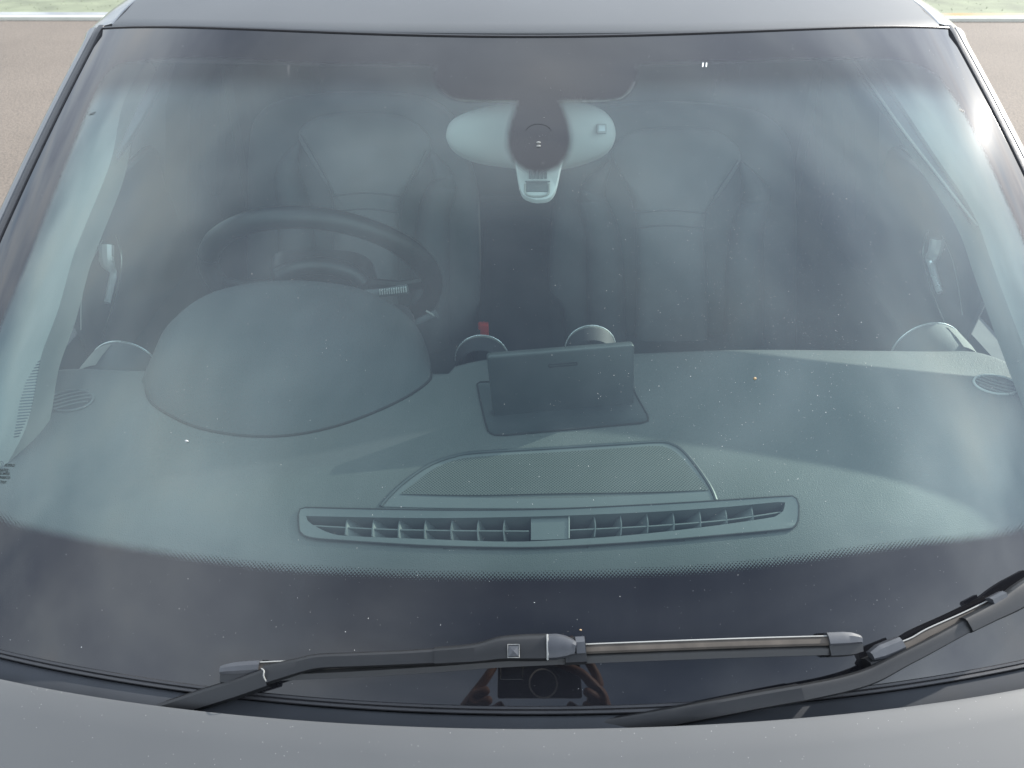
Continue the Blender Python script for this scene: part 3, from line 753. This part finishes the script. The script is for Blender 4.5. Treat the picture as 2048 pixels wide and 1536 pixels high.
# oval side grilles
for (cx_, cy_, rx, ry, an) in ((140, 801, 47, 20, -8), (1993, 769, 46, 18, 10)):
    el = [dpt(cx_ + rx * math.cos(a) * math.cos(rad(an)) - ry * math.sin(a) * math.sin(rad(an)), cy_ + rx * math.cos(a) * math.sin(rad(an)) + ry * math.sin(a) * math.cos(rad(an)), .0012) for a in np.linspace(0, 2 * math.pi, 48, endpoint=False)]
    el = np.array(el); q = MB(); q.tube(el, .0014, 8, True); ov = part(q, 'side_vent', M['mirror'] if cx_ > 1000 else M['dash2'])
    q = MB(); c_ = el.mean(0); q.grid(np.array([el - dn * .0003, c_ + (el - c_) * .05 - dn * .0003]), closev=True); part(q, 'vent_well', M['darkin'], ov)
    for k in (-.6, -.2, .2, .6):
        ww = math.sqrt(1 - k * k); P = []
        for s in np.linspace(-ww, ww, 9):
            ex = cx_ + rx * s * .95; ey = cy_ + (ry * k * .9 + (s * rx * math.sin(rad(an)) * 1.6)) - 3 * (1 - s * s) * (1 if cx_ < 1000 else -1)
            P.append((ex, ey))
        P = [dpt(a, b, .0016) for a, b in P]; q = MB(); q.tube(P, .0011, 6); part(q, 'slat', M['dash2'], ov)

# round turbine vents peeping over the back edge of the dash
def turbine(px, py, wpx, y, chromed, pod):
    c = aty(px, py, y); r = wpx / F * ((y - C[1]) / ray(px, py)[1]) / 2; c = c - np.array([0, 0, r])
    a = np.linspace(0, 2 * math.pi, 48, endpoint=False); ring = lambda rr, yy: np.array([c + np.array([math.cos(k) * rr, yy + math.sin(k) * rr * .12, math.sin(k) * rr]) for k in a])
    q = MB(); q.grid(np.array([ring(r * .78, -.055), ring(r * .95, -.04), ring(r * .985, -.01), ring(r * .97, .012)] if pod else [ring(r * .9, -.02), ring(r * .97, .01)]), closev=True)
    o = part(q, 'round_vent', M['seatb'] if pod else M['darkin'])
    if pod:
        q = MB(); aa = np.linspace(rad(95), rad(185), 20) if px < 1000 else np.linspace(rad(-5), rad(78), 20)
        q.grid(np.array([[c + np.array([math.cos(k) * rr, yy, math.sin(k) * rr]) for k in aa] for rr, yy in ((r * 1.0, .012), (r * 1.01, -.02), (r * .985, -.040))])); part(q, 'vent_lit_side', M['trim'], o)  # sunlit side of the vent laid on as a pale strip
    q = MB(); q.tube(ring(r * .985, .014), r * .020 if not pod else r * .013, 8, True); part(q, 'vent_ring', M['chrome'], o)
    q = MB(); q.grid(np.array([ring(r * .95, .016), ring(r * .86, .010), ring(r * .75, .0)]), closev=True); part(q, 'vent_barrel', M['trim'] if chromed else M['mirror'], o)
turbine(962, 684, 112, .55, True, False); turbine(1186, 664, 106, .56, True, False)
turbine(222, 697, 150, .545, False, True); turbine(1886, 660, 150, .55, False, True)

# steering wheel
wc = np.array([-.338, .745, -.018]); wn = nrm((0, .86, .50)); wr = np.array([1., 0, 0]); wu = np.cross(wn, wr)
if wu[2] < 0: wu = -wu
a = np.linspace(0, 2 * math.pi, 96, endpoint=False)
ring = np.array([wc + wr * math.cos(k) * .183 + wu * math.sin(k) * .183 for k in a])
rr_ = np.array([.0165 + .003 * max(0, math.cos(2 * (k - rad(20)))) ** 4 for k in a])
sw = MB(); sw.tube(ring, rr_, 14, True, up=wn); swo = part(sw, 'steering_wheel', M['leather'])
q = MB()
for k in (28, 152):
    q = MB(); c = wc + wr * math.cos(rad(k)) * .183 + wu * math.sin(rad(k)) * .183; t = -wr * math.sin(rad(k)) + wu * math.cos(rad(k)); ra = nrm(c - wc)
    q.tube([c + (ra * math.cos(b) + wn * math.sin(b)) * .0178 for b in np.linspace(0, 2 * math.pi, 20, endpoint=False)], .0009, 5, True)
    part(q, 'grip_seam', M['gap'], swo)
hub = [wc + wr * x * .085 + wu * y * .065 for x, y in [(math.copysign(abs(math.cos(k)) ** .6, math.cos(k)), math.copysign(abs(math.sin(k)) ** .6, math.sin(k))) for k in np.linspace(0, 2 * math.pi, 40, endpoint=False)]]
q = MB(); q.pillow(hub, -wn, .045, .02); part(q, 'hub', M['leather'], swo)
for k in (0, 180, 270):
    q = MB(); dd = wr * math.cos(rad(k)) + wu * math.sin(rad(k)); q.tube([wc + dd * .07 - wn * .01, wc + dd * .13 - wn * .012, wc + dd * .183], [.022, .016, .014], 10, flat=.5, up=wn); part(q, 'spoke', M['leather'], swo)
q = MB(); q.tube(resample([aty(560, 552, .66), aty(600, 536, .66), aty(650, 532, .66), aty(700, 545, .66), aty(722, 566, .66)], 20), .014, 12); part(q, 'column_shroud', M['leather'])
q = MB(); q.tube([aty(700, 590, .62), aty(770, 585, .63), aty(815, 578, .63)], [.006, .007, .008], 10); st = part(q, 'stalk', M['seatb'])
q = MB()
for k in np.linspace(760, 812, 12): p_ = aty(k, 584 - (k - 760) * .1, .62); q.box(p_, .0016, .004, .008)
part(q, 'stalk_ridges', M['mirror'], st, smooth=False)
q = MB(); q.tube([aty(800, 660, .60), aty(850, 638, .61), aty(873, 628, .61)], [.005, .006, .007], 10); part(q, 'stalk', M['seatb'])
q = MB(); q.tube([aty(852, 622, .605), aty(870, 632, .605)], .0016, 6); part(q, 'stalk_mark', M['trimshade'])

# door handles
for sg, pts, loop in ((-1, [(212, 490), (214, 525), (226, 545), (222, 570), (214, 606)], [(232, 472), (243, 515), (238, 560), (222, 620), (203, 682)]),
                      (1, [(1876, 478), (1870, 505), (1862, 520), (1872, 560), (1880, 585)], [(1856, 462), (1846, 500), (1852, 545), (1870, 600), (1896, 660)])):
    xx = sg * .700
    def atx(px, py, x):
        d = ray(px, py); return C + d * (x - C[0]) / d[0]
    P = resample([atx(a, b, xx * .985) for a, b in pts], 24); q = MB(); q.tube(P, np.interp(np.linspace(0, 1, 24), [0, .3, .45, 1], [.012, .011, .006, .005]), 10, up=(1, 0, 0)); dh = part(q, 'door_handle', M['chrome'])
    P = resample([atx(a, b, xx) for a, b in loop], 24); q = MB(); q.tube(P, .0018, 8, up=(1, 0, 0)); part(q, 'handle_bezel', M['trimline'], dh)
    q = MB(); q.tube(resample([atx(a, b, xx) for a, b in ([(205, 480), (175, 540), (163, 600), (162, 660)] if sg < 0 else [(1884, 470), (1905, 520), (1918, 580), (1925, 630)])], 16), .0008, 6, up=(1, 0, 0)); part(q, 'bezel_edge', M['trimshade'], dh)
    q = MB(); q.box((sg * .715, .95, -.02), .03, .62, .26, bev=.012); part(q, 'door_top', M['darkin'])

# seats
def seat_pts(L, y0, lean, off=0):
    out = []
    for px, py in L:
        d = ray(px, py); t = (y0 + off - C[1] + lean * C[2]) / (d[1] - lean * d[2]) if False else None
        # plane y = y0 + lean * z
        t = (y0 + off + lean * C[2] - C[1]) / (d[1] - lean * d[2]); out.append(C + d * t)
    return out
def seat(outer, insert, bol1, bol2, seams, y0, lab):
    n = nrm((0, -1, .25)); LN = .25
    q = MB(); O = resample(seat_pts(outer, y0 + .05, LN), 90); q.pillow(np.array(O), n, .055, .08, rings=10, power=3.0); s = part(q, 'seat', M['seatb'])
    q = MB(); I = resample(seat_pts(insert, y0, LN), 90); q.pillow(np.array(I), n, .028, .05, rings=10, power=3.5); ins = part(q, 'seat_insert', M['seat'], s)
    for bl in (bol1, bol2):
        P = resample(seat_pts(bl, y0 - .01, LN), 30); q = MB(); q.tube(P, np.interp(np.linspace(0, 1, 30), [0, .15, .5, 1], [.004, .03, .042, .045]), 14, flat=1); part(q, 'bolster', M['seatb'], s)
    q = MB()
    for sm in seams:
        P = resample(seat_pts(sm, y0 - .030, LN), 16); q.tube(P, .0016, 6)
    part(q, 'stitching', M['seatb'], s)
    c = np.mean(O, 0); q = MB(); q.box((c[0], y0 - .28, -.42), .50, .50, .16, bev=.05); part(q, 'cushion', M['seatb'], s)
seat([(497, 760), (494, 560), (496, 420), (498, 300), (512, 235), (560, 200), (640, 186), (760, 186), (850, 200), (905, 240), (935, 320), (955, 410), (960, 600), (960, 760)],
     [(660, 720), (664, 560), (664, 400), (640, 345), (605, 290), (597, 265), (625, 238), (680, 227), (740, 225), (800, 233), (845, 258), (862, 292), (845, 330), (808, 390), (798, 450), (798, 720)],
     [(598, 285), (576, 345), (590, 430), (600, 600), (610, 760)], [(862, 305), (888, 362), (868, 430), (862, 560), (862, 760)],
     [[(664, 392), (730, 386), (800, 392)], [(662, 424), (730, 418), (800, 424)], [(600, 268), (640, 335), (666, 400), (668, 560)], [(852, 300), (812, 385), (800, 460), (800, 600)], [(575, 350), (592, 420), (640, 440)]], 1.12, 'l')
seat([(1105, 760), (1100, 560), (1110, 430), (1128, 340), (1150, 262), (1200, 222), (1290, 208), (1420, 208), (1520, 225), (1572, 270), (1590, 350), (1592, 560), (1590, 760)],
     [(1268, 740), (1272, 560), (1268, 420), (1245, 360), (1224, 318), (1235, 285), (1275, 262), (1350, 256), (1420, 259), (1462, 280), (1482, 315), (1450, 370), (1415, 420), (1410, 480), (1415, 560), (1415, 740)],
     [(1222, 322), (1184, 390), (1205, 470), (1212, 600), (1215, 760)], [(1482, 325), (1512, 395), (1492, 470), (1488, 600), (1488, 760)],
     [[(1265, 425), (1340, 421), (1412, 426)], [(1268, 455), (1340, 451), (1410, 456)], [(1226, 320), (1262, 400), (1272, 470), (1272, 640)], [(1476, 320), (1420, 410), (1410, 470), (1415, 600)], [(1182, 390), (1210, 470), (1214, 640)]], 1.14, 'r')
q = MB(); q.box((0, 2.05, -.10), 1.25, .16, .62, bev=.05); rb = part(q, 'rear_bench', M['darkin'])
for x in (-.36, 0, .36):
    q = MB(); q.box((x, 2.06, .24), .24, .10, .14, bev=.04); part(q, 'headrest', M['darkin'], rb)
q = MB(); q.box((0, 1.0, -.40), .20, 1.1, .28, bev=.03); part(q, 'centre_console', M['darkin'])
# belt buckle
c = aty(967, 661, .88); q = MB(); q.box(c, .021, .012, .036, bev=.002); bk_ = part(q, 'belt_buckle', M['red'])
q = MB(); q.box(c + (-.009, -.004, 0), .006, .012, .012); part(q, 'buckle_slot', M['darkin'], bk_)
# seat belts hanging from the pillars
for sg in (-1, 1):
    q = MB(); P = resample([(sg * .62, 1.27, .22), (sg * .63, 1.25, -.05), (sg * .64, 1.2, -.4)], 12); q.sweep(P, [(0, 1, 0)] * 12, [(1, 0, 0)] * 12, [(-.024, -.001), (.024, -.001), (.024, .001), (-.024, .001)]); part(q, 'seat_belt', M['seatb'])

# ---------------------------------------------------------------- interior mirror and sensor housing
mo = [(892, 275), (893, 262), (900, 246), (920, 232), (960, 219), (1010, 211), (1060, 207), (1120, 206), (1165, 209), (1200, 219), (1222, 238), (1231, 262), (1228, 285), (1210, 306), (1170, 323), (1120, 334), (1060, 334), (1015, 330), (960, 322), (925, 310), (902, 293)]
Y0 = .665
MO = resample([aty(a, b, Y0 + (b - 270) * -.00012) for a, b in mo + mo[:1]], 96)[:-1]
q = MB(); q.pillow(MO, (0, -.80, .6), .032, .014, rings=12, power=2.6); mir = part(q, 'rearview_mirror', M['mirror'])
q = MB(); MC = MO.mean(0); q.grid(np.array([MC + (MO - MC) * .93 + (0, .016, -.012), MC + (MO - MC) * .02 + (0, .016, -.012)]), closev=True); part(q, 'mirror_glass', M['chrome'], mir)
def on_mirror(px, py, h):
    return aty(px, py, Y0) + nrm((0, -.8, .6)) * h
c = on_mirror(1198, 272, .0285); q = MB(); 
axm = ((1, 0, 0), nrm((0, .6, .8)), nrm((0, -.8, .6)))
q.box(c, .013, .013, .004, axm, bev=.001); part(q, 'light_sensor', M['trimshade'], mir)
q = MB(); q.box(c + np.array(axm[2]) * .002 , .0085, .0075, .002, axm); part(q, 'sensor_lens', M['chrome'], mir)
# sensor housing behind the lobe: trapezoid, 25 mm below the glass
ho = [(1028, 300), (1034, 345), (1040, 375), (1048, 390), (1066, 398), (1080, 399), (1095, 397), (1105, 390), (1113, 375), (1120, 345), (1127, 300), (1115, 240), (1045, 240)]
HO = resample([gpt(a, b, -.030) for a, b in ho + ho[:1]], 96)[:-1]; hn = gnorm(0, .5)
q = MB(); hc = HO.mean(0)
q.grid(np.array([HO - hn * .007, HO - hn * .004, hc + (HO - hc) * .99 - hn * .001, hc + (HO - hc) * .95, hc + (HO - hc) * .4, hc + (HO - hc) * .02]), closev=True); hs = part(q, 'sensor_housing', M['mirror'])
ex, ey = np.array([1., 0, 0]), nrm(np.cross(hn, (1, 0, 0)))
for k in range(5):
    c = gpt(1060 + k * 7.8, 349, -.0295); q = MB(); q.box(c, .0030, .0125, .0012, (ex, ey, hn)); part(q, 'slot', M['seatb'], hs)
c = gpt(1074, 374, -.0293); q = MB(); q.box(c, .026, .0145, .0015, (ex, ey, hn), bev=.0007); wdw = part(q, 'camera_window', M['dash2'], hs)
q = MB(); c1 = gpt(1050, 363, -.0285); c2 = gpt(1100, 363, -.0285); q.tube([c1, c2], .0009, 6); part(q, 'window_lip', M['seatb'], hs)
q = MB(); q.tube(resample([gpt(a, b, -.0288) for a, b in [(1050, 368), (1052, 388), (1074, 393), (1096, 388), (1098, 368)]], 20), .0012, 6); part(q, 'window_frame', M['trim'], hs)
# rain sensor disc under the lobe with its two bright points
q = MB(); c = gpt(1077, 268, .0004); n = gnorm(*c[:2]); q.tube([c + ex * math.cos(b) * .0165 + ey * math.sin(b) * .0165 for b in np.linspace(rad(20), rad(160), 24)], .00018, 5); part(q, 'sensor_ring', M['print'], hs)
for yy in (285, 292):
    q = MB(); c = gpt(1077, yy, .0004); q.pillow([c + ex * math.cos(b) * .0028 + ey * math.sin(b) * .0018 for b in np.linspace(0, 2 * math.pi, 16, endpoint=False)], n, .0008, .0, rings=4); part(q, 'sensor_lens', M['trim'], hs)

# ---------------------------------------------------------------- wipers
def onglass(L, h, n=30):
    P = resample([gpt(a, b, (h if not isinstance(h, (list, tuple)) else h[i])) for i, (a, b) in enumerate(L)], n)
    S, N = gframe(P)
    S = [s if s[1] > 0 or abs(s[1]) < .2 and s[2] > 0 else -s for s in S]
    return P, S, N
def armprof(wd, hh): return [(-wd * .5, -hh), (-wd * .5, -hh * .35), (-wd * .40, -hh * .05), (-wd * .15, 0), (wd * .28, 0), (wd * .42, -hh * .12), (wd * .5, -hh * .4), (wd * .5, -hh)]
def wiper(label):
    o = bpy.data.objects.new('wiper', None); COL.objects.link(o); o.parent = car; o.matrix_parent_inverse = INV; o['label'] = label; return o
def piece(L, h, prof, name, mat, par, n=30, sc=None, angle=30):
    P, S, N = onglass(L, h, n); q = MB()
    q.sweep(P, S, N, prof, None if sc is None else [(np.interp(k, np.linspace(0, 1, len(sc)), sc), 1) for k in np.linspace(0, 1, n)])
    return part(q, name, mat, par, angle=angle)
def blade(Ltop, n, par):
    """flexible flat blade: dusty spoiler strip on the up-screen side, dark rubber below it"""
    b = piece(Ltop, .0125, [(-.0065, -.0125), (-.0085, -.006), (-.0088, .0005), (-.0042, .0018), (-.0012, -.0002), (-.0012, -.004), (0, -.0125)], 'rubber', M['strip'], par, n)
    piece(Ltop, .0125, [(-.0011, -.0035), (-.0011, .0022), (.0006, .0031), (.0045, .0020), (.0062, .0012), (.0066, .0004), (.0048, -.0035)], 'spoiler', M['dust_rubber'], par, n)
    piece(Ltop, .0125, [(.0060, .0015), (.0064, .0024), (.0072, .0018), (.0070, .0006)], 'spoiler_edge', M['trimshade'], par, n)
wp = wiper('wiper lying across the middle of the glass with its blade to the right')
blade([(520, 1341), (700, 1333), (880, 1322), (1000, 1313), (1172, 1305), (1350, 1298), (1520, 1292), (1665, 1288)], 80, wp)
cp = [(-.0100, -.0125), (-.0108, -.004), (-.0095, .0035), (-.003, .0048), (.002, .0052), (.0065, .0040), (.0085, .0010), (.0085, -.006)]
piece([(1655, 1288), (1700, 1286), (1716, 1286), (1723, 1287)], .0125, [(-.0100, -.0125), (-.0108, -.004), (-.0095, .003), (-.001, .0028), (.0, -.0125)], 'end_cap', M['plastic'], wp, 16, [1, 1, 1, .93, .7])
piece([(1655, 1283), (1700, 1281), (1714, 1281), (1720, 1282)], .0130, [(-.0030, -.005), (-.0036, .003), (-.002, .0048), (.004, .0042), (.0072, .002), (.0076, -.004)], 'end_cap_top', M['cap'], wp, 16, [1, 1, 1, .9, .6])
piece([(443, 1346), (460, 1345), (505, 1343), (522, 1342)], .0125, [(-.0100, -.0125), (-.0108, -.004), (-.0090, .002), (-.001, .0028), (.0, -.0125)], 'end_cap', M['plastic'], wp, 16, [.8, .95, 1, 1])
piece([(443, 1341), (460, 1338), (500, 1335), (520, 1334)], .0130, [(-.0040, -.004), (-.0045, .003), (-.002, .0045), (.002, .0042), (.0052, .002), (.0058, -.004)], 'end_cap_top', M['cap'], wp, 16, [.7, .95, 1, 1])
piece([(260, 1440), (320, 1424), (400, 1398), (470, 1376), (530, 1355)], [.002, .007, .013, .018, .0235], armprof(.0165, .012), 'arm_base', M['plastic'], wp, 30)
piece([(526, 1350), (590, 1333), (635, 1323), (700, 1320), (800, 1316), (874, 1312)], [.0235, .024, .024, .024, .0235, .023], armprof(.0130, .009), 'arm', M['plastic'], wp, 50, [1.25, 1, .95, .95, .95, 1])
q = MB(); P_ = [gpt(523, 1337, .0245), gpt(528, 1342, .027), gpt(527, 1352, .027), gpt(533, 1364, .022)]; q.tube(resample(P_, 12), .0006, 6); part(q, 'spring_clip', M['trimshade'], wp)
piece([(868, 1312), (930, 1308), (965, 1304), (1000, 1297), (1040, 1295), (1095, 1294)], .0245, armprof(.0185, .016), 'adapter', M['plastic'], wp, 50, [.80, .82, .9, 1.1, 1.18, 1.2], 40)
piece([(1096, 1294), (1120, 1293), (1140, 1294), (1151, 1296)], .0262, [(-.0105, -.012), (-.0105, -.004), (-.0085, -.0005), (-.003, .0008), (.004, .0008), (.0085, -.001), (.0105, -.004), (.0105, -.012)], 'adapter_cap', M['cap'], wp, 20, [1, 1, .85, .55])
q = MB(); P_, S_2, N_2 = onglass([(1090, 1294), (1095, 1294)], .0262, 2); q.tube([P_[1] + S_2[1] * .010 - N_2[1] * .002, P_[1] + S_2[1] * .006, P_[1] - S_2[1] * .006, P_[1] - S_2[1] * .010 - N_2[1] * .002], .0009, 6); part(q, 'cap_edge', M['trimshade'], wp)
piece([(1130, 1300), (1172, 1298)], .0190, [(-.0115, -.018), (-.0120, -.004), (-.0100, .001), (0, .0015), (.0085, .001), (.0105, -.003), (.0105, -.012)], 'clip', M['plastic'], wp, 10)
piece([(1152, 1292), (1170, 1291)], .0215, [(-.0060, -.004), (-.0060, .001), (.0030, .002), (.0075, -.001), (.0075, -.006)], 'clip_tab', M['cap'], wp, 8)
c = gpt(1027, 1302, .0255); n = gnorm(*c[:2]); s_ = nrm(np.cross(n, (1, 0, .02)))
q = MB(); q.box(c, .0095, .0105, .0012, ((1, 0, 0), s_, n), bev=.0005); bt = part(q, 'release_button', M['gap'], wp)
q = MB(); hx, hy = .0042, .0042; q.add([c + np.array((1, 0, 0)) * a * hx + s_ * b * hy + n * .0006 for a, b in ((-1, -1), (1, -1), (1, 1), (-1, 1))] + [c + n * .0022], [(0, 1, 4), (1, 2, 4), (2, 3, 4), (3, 0, 4)]); part(q, 'button_pyramid', M['cap'], bt, smooth=False)
q = MB(); q.tube([c + np.array((1, 0, 0)) * a * .0048 + s_ * b * .0052 + n * .0006 for a, b in ((-1, -1), (1, -1), (1, 1), (-1, 1))], .0004, 5, True); part(q, 'button_rim', M['trimshade'], bt)

wp = wiper('wiper rising steeply out of the frame at the lower right')
blade([(1800, 1302), (1830, 1290), (1861, 1272), (1930, 1241), (1990, 1212), (2100, 1158), (2200, 1100), (2280, 1062)], 60, wp)
piece([(1737, 1324), (1750, 1320), (1790, 1308), (1806, 1300)], .0125, [(-.0080, -.0125), (-.0088, -.004), (-.0080, .002), (-.001, .0028), (.004, -.004), (.004, -.0125)], 'end_cap', M['plastic'], wp, 16, [.7, 1, 1, 1])
piece([(1744, 1313), (1760, 1306), (1785, 1296), (1805, 1287)], .0150, [(-.0050, -.006), (-.0055, .001), (-.003, .0025), (.003, .0025), (.0060, .0005), (.0066, -.006)], 'end_cap_top', M['cap'], wp, 16, [.6, 1, 1, .95])
piece([(1150, 1466), (1290, 1444), (1420, 1420), (1520, 1401), (1606, 1386)], [.000, .006, .013, .018, .0235], armprof(.0140, .010), 'arm_base', M['plastic'], wp, 30, [1.1, 1.1, 1.05, 1])
piece([(1604, 1387), (1690, 1369), (1750, 1350), (1808, 1320), (1861, 1293), (1944, 1248)], .0215, armprof(.0118, .007), 'arm', M['plastic'], wp, 50, [1.15, 1.1, 1.1, 1, .95, .95])
piece([(1940, 1250), (1990, 1225), (2030, 1203), (2060, 1184), (2120, 1152)], .0245, armprof(.0150, .009), 'adapter', M['plastic'], wp, 30, [.9, .95, 1.2, 1.4, 1.4])
piece([(1985, 1204), (2012, 1190)], .0225, [(-.002, -.004), (-.002, .001), (.002, .002), (.004, -.001), (.004, -.006)], 'clip_tab', M['cap'], wp, 8)

# ---------------------------------------------------------------- things lying on the glass
sp = MB(); rs_ = random.Random(3)
def flake(mb, p, n, r):
    k = rs_.randint(3, 5); a0 = rs_.uniform(0, 6.28); ex_ = nrm(np.cross(n, (rs_.uniform(-1, 1), 1, .2))); ey_ = np.cross(n, ex_)
    st = rs_.choice((1, 1, 1, 1.8)); V = [p + (ex_ * math.cos(a0 + 6.283 * i / k) * st + ey_ * math.sin(a0 + 6.283 * i / k)) * r * rs_.uniform(.6, 1) for i in range(k)] + [p + n * r * .6]
    mb.add(V, [(i, (i + 1) % k, k) for i in range(k)])
for i in range(3600):
    if rs_.random() < .68: px, py = rs_.gauss(1620, 230), rs_.gauss(520, 230)
    else: px, py = rs_.uniform(0, 2048), rs_.uniform(80, 1400)
    if not (0 < px < 2048 and 70 < py < 1400): continue
    p = gpt(px, py, .0004)
    s = p[0] / WD((p[1] - yb(p[0])) / (yt(p[0]) - yb(p[0])))
    if abs(s) > .99 or p[1] < yb(p[0]) + .01 or p[1] > yt(p[0]) - .005: continue
    flake(sp, p, gnorm(*p[:2]), .00014 + .00026 * rs_.random() ** 6)
tag(sp.build('dust_specks', M['speck'], smooth=False, recalc=False), kind='stuff')
def grit(px, py, r, mat, name, label, cat, st=1.5):
    p = gpt(px, py, .0006); n = gnorm(*p[:2]); a = np.linspace(0, 2 * math.pi, 14, endpoint=False); e1 = nrm(np.cross(n, (.3, 1, .2))); e2 = np.cross(n, e1)
    q = MB(); q.pillow([p + e1 * math.cos(k) * r * st * rs_.uniform(.8, 1.1) + e2 * math.sin(k) * r * rs_.uniform(.8, 1.1) for k in a], n, r * .8, .0004, rings=4)
    return tag(q.build(name, mat), label, cat)
grit(1510, 757, .0014, M['seed'], 'seed', 'small tan seed stuck on the glass over the right side of the dashboard', 'seed', 1.1)
grit(373, 882, .0012, M['mirror'], 'bird_dropping', 'small white dropping on the glass below the instrument hood', 'dropping', 1.8)
grit(1161, 1260, .0007, M['seed'], 'crumb', 'tiny pale crumb on the black glass border above the middle wiper', 'crumb', 1.8)
for a, b in ((1406, 128), (1413, 130)): pass
q = MB()
for px in (1406, 1413):
    P = resample([gpt(px, 126, .0004), gpt(px - 1, 134, .0004)], 4); q.tube(P, .0008, 6)
tag(q.build('droplet', M['speck']), 'pair of short white marks on the glass under the roof edge, right of the mirror', 'mark')

# ---------------------------------------------------------------- phone and photographer (seen as a reflection in the black border)
def cp3(x, y, z): return C + RR * x + UU * y - FW * (.0 - z)      # z towards the scene
ph = bpy.data.objects.new('phone', None); COL.objects.link(ph)
tag(ph, 'black phone with a grey ring on its back, held in both hands above the bonnet', 'phone')
q = MB(); q.box(cp3(.048, -.006, -.0105), .158, .078, .009, (RR, UU, FW), bev=.003); o = q.build('body', M['phone'], ph)
q = MB(); q.box(cp3(-.004, .008, -.0048), .040, .042, .0024, (RR, UU, FW), bev=.0011); bp_ = q.build('camera_bump', M['screen'], ph)
q = MB(); q.tube([cp3(-.004 + a * .021, .008 + b * .022, -.0036) for a, b in ((-1, -1), (1, -1), (1, 1), (-1, 1))], .0006, 6, True); q.build('bump_edge', M['trimline'], ph)
q = MB()
a = np.linspace(0, 2 * math.pi, 60, endpoint=False)
q.grid(np.array([[cp3(.055 + math.cos(k) * r, -.020 + math.sin(k) * r, z) for k in a] for r, z in ((.0275, -.0058), (.0272, -.0052), (.0245, -.0052), (.0242, -.0058))]), closev=True); q.build('magnet_ring', M['ring'], ph)

# photographer: one skinned figure
V, E_, Rd = [], [], []
def jt(p, r, par=None):
    V.append(tuple(map(float, p))); Rd.append(r); i = len(V) - 1
    if par is not None: E_.append((par, i))
    return i
y0 = -1.42
pel = jt((.05, y0, GZ + .95), .15)
wst = jt((.05, y0 + .06, GZ + 1.10), .135, pel); ch = jt((.05, y0 + .16, GZ + 1.28), .15, wst); nk0 = jt((.05, y0 + .24, GZ + 1.42), .085, ch)
nk = jt((.05, y0 + .28, GZ + 1.49), .055, nk0); hd1 = jt((.05, y0 + .32, GZ + 1.57), .078, nk); hd2 = jt((.05, y0 + .33, GZ + 1.67), .085, hd1); hd3 = jt((.05, y0 + .33, GZ + 1.73), .05, hd2)
for sx in (-1, 1):
    h = jt((.05 + sx * .10, y0, GZ + .88), .095, pel); k = jt((.05 + sx * .12, y0 + .03, GZ + .50), .06, h); an_ = jt((.05 + sx * .13, y0 - .02, GZ + .09), .042, k); jt((.05 + sx * .14, y0 + .14, GZ + .045), .04, an_)
    sh = jt((.05 + sx * .19, y0 + .20, GZ + 1.38), .06, ch); el_ = jt((.05 + sx * .24, y0 + .45, GZ + 1.28), .042, sh)
    wx = .165 if sx > 0 else -.085
    wr_ = jt(cp3(wx, -.115, -.05), .026, el_); pm = jt(cp3(wx - sx * .005, -.075, -.030), .030, wr_); pm2 = jt(cp3(wx - sx * .012, -.050, -.022), .028, pm)
    if sx > 0: fing = [[(.150, -.030, .004), (.128, -.008, .010), (.098, .006, .008), (.070, .018, .004)], [(.158, -.010, -.004), (.140, .022, .0), (.118, .052, .0), (.108, .066, -.002)],
                       [(.152, -.048, .0), (.138, -.042, .008), (.128, -.036, .004)], [(.145, -.066, -.01), (.132, -.062, .0), (.126, -.058, -.004)]]
    else: fing = [[(-.066, -.030, -.006), (-.050, -.008, -.004), (-.038, .012, -.008), (-.034, .024, -.012)], [(-.070, -.045, .004), (-.055, -.040, .008), (-.045, -.034, .004)],
                  [(-.062, -.060, .0), (-.050, -.055, .006), (-.040, -.050, .0)], [(-.060, -.074, -.01), (-.050, -.070, -.002), (-.042, -.066, -.006)]]
    for fg in fing:
        pr = pm2
        for i, q_ in enumerate(fg): pr = jt(cp3(*q_), .0098 - .0008 * i, pr)
    th = [(wx - sx * .030, -.070, -.035), (wx - sx * .050, -.058, -.032), (wx - sx * .066, -.048, -.028)]; pr = pm
    for i, q_ in enumerate(th): pr = jt(cp3(*q_), .011 - .0012 * i, pr)
me = bpy.data.meshes.new('person'); me.from_pydata(V, E_, []); me.update()
pe = bpy.data.objects.new('person', me); COL.objects.link(pe)
sk = pe.modifiers.new('skin', 'SKIN'); 
if not me.skin_vertices: 
    bpy.context.view_layer.objects.active = pe
for i, r_ in enumerate(Rd):
    me.skin_vertices[0].data[i].radius = (r_, r_)
me.skin_vertices[0].data[0].use_root = True
sb = pe.modifiers.new('sub', 'SUBSURF'); sb.levels = 2; sb.render_levels = 2
def bodymat():
    mt, t = newmat('skin_and_clothes')
    co = t.n('ShaderNodeTexCoord').outputs['Object']; s = t.n('ShaderNodeSeparateXYZ', {0: co})
    hand = t.m('GREATER_THAN', s.outputs[1], float(C[1] - .16)); head = t.m('GREATER_THAN', s.outputs[2], GZ + 1.47)
    leg = t.m('LESS_THAN', s.outputs[2], GZ + .98)
    nzz = t.n('ShaderNodeTexNoise', {'Vector': co, 'Scale': 60.0})
    c = t.mixc(leg, (.03, .033, .045), (.05, .06, .09)); c = t.mixc(t.m('MAXIMUM', hand, t.m('MULTIPLY', head, t.m('LESS_THAN', s.outputs[2], GZ + 1.70))), c, (.22, .11, .07))
    p = t.n('ShaderNodeBsdfPrincipled', {'Base Color': c, 'Roughness': t.n('ShaderNodeMapRange', {0: nzz.outputs[0], 3: .45, 4: .7}).outputs[0]}); t.n('ShaderNodeOutputMaterial', {0: p.outputs[0]}); return mt
me.materials.append(bodymat())
tag(pe, 'person in dark clothes leaning over the bonnet, holding up a phone with both hands', 'person')
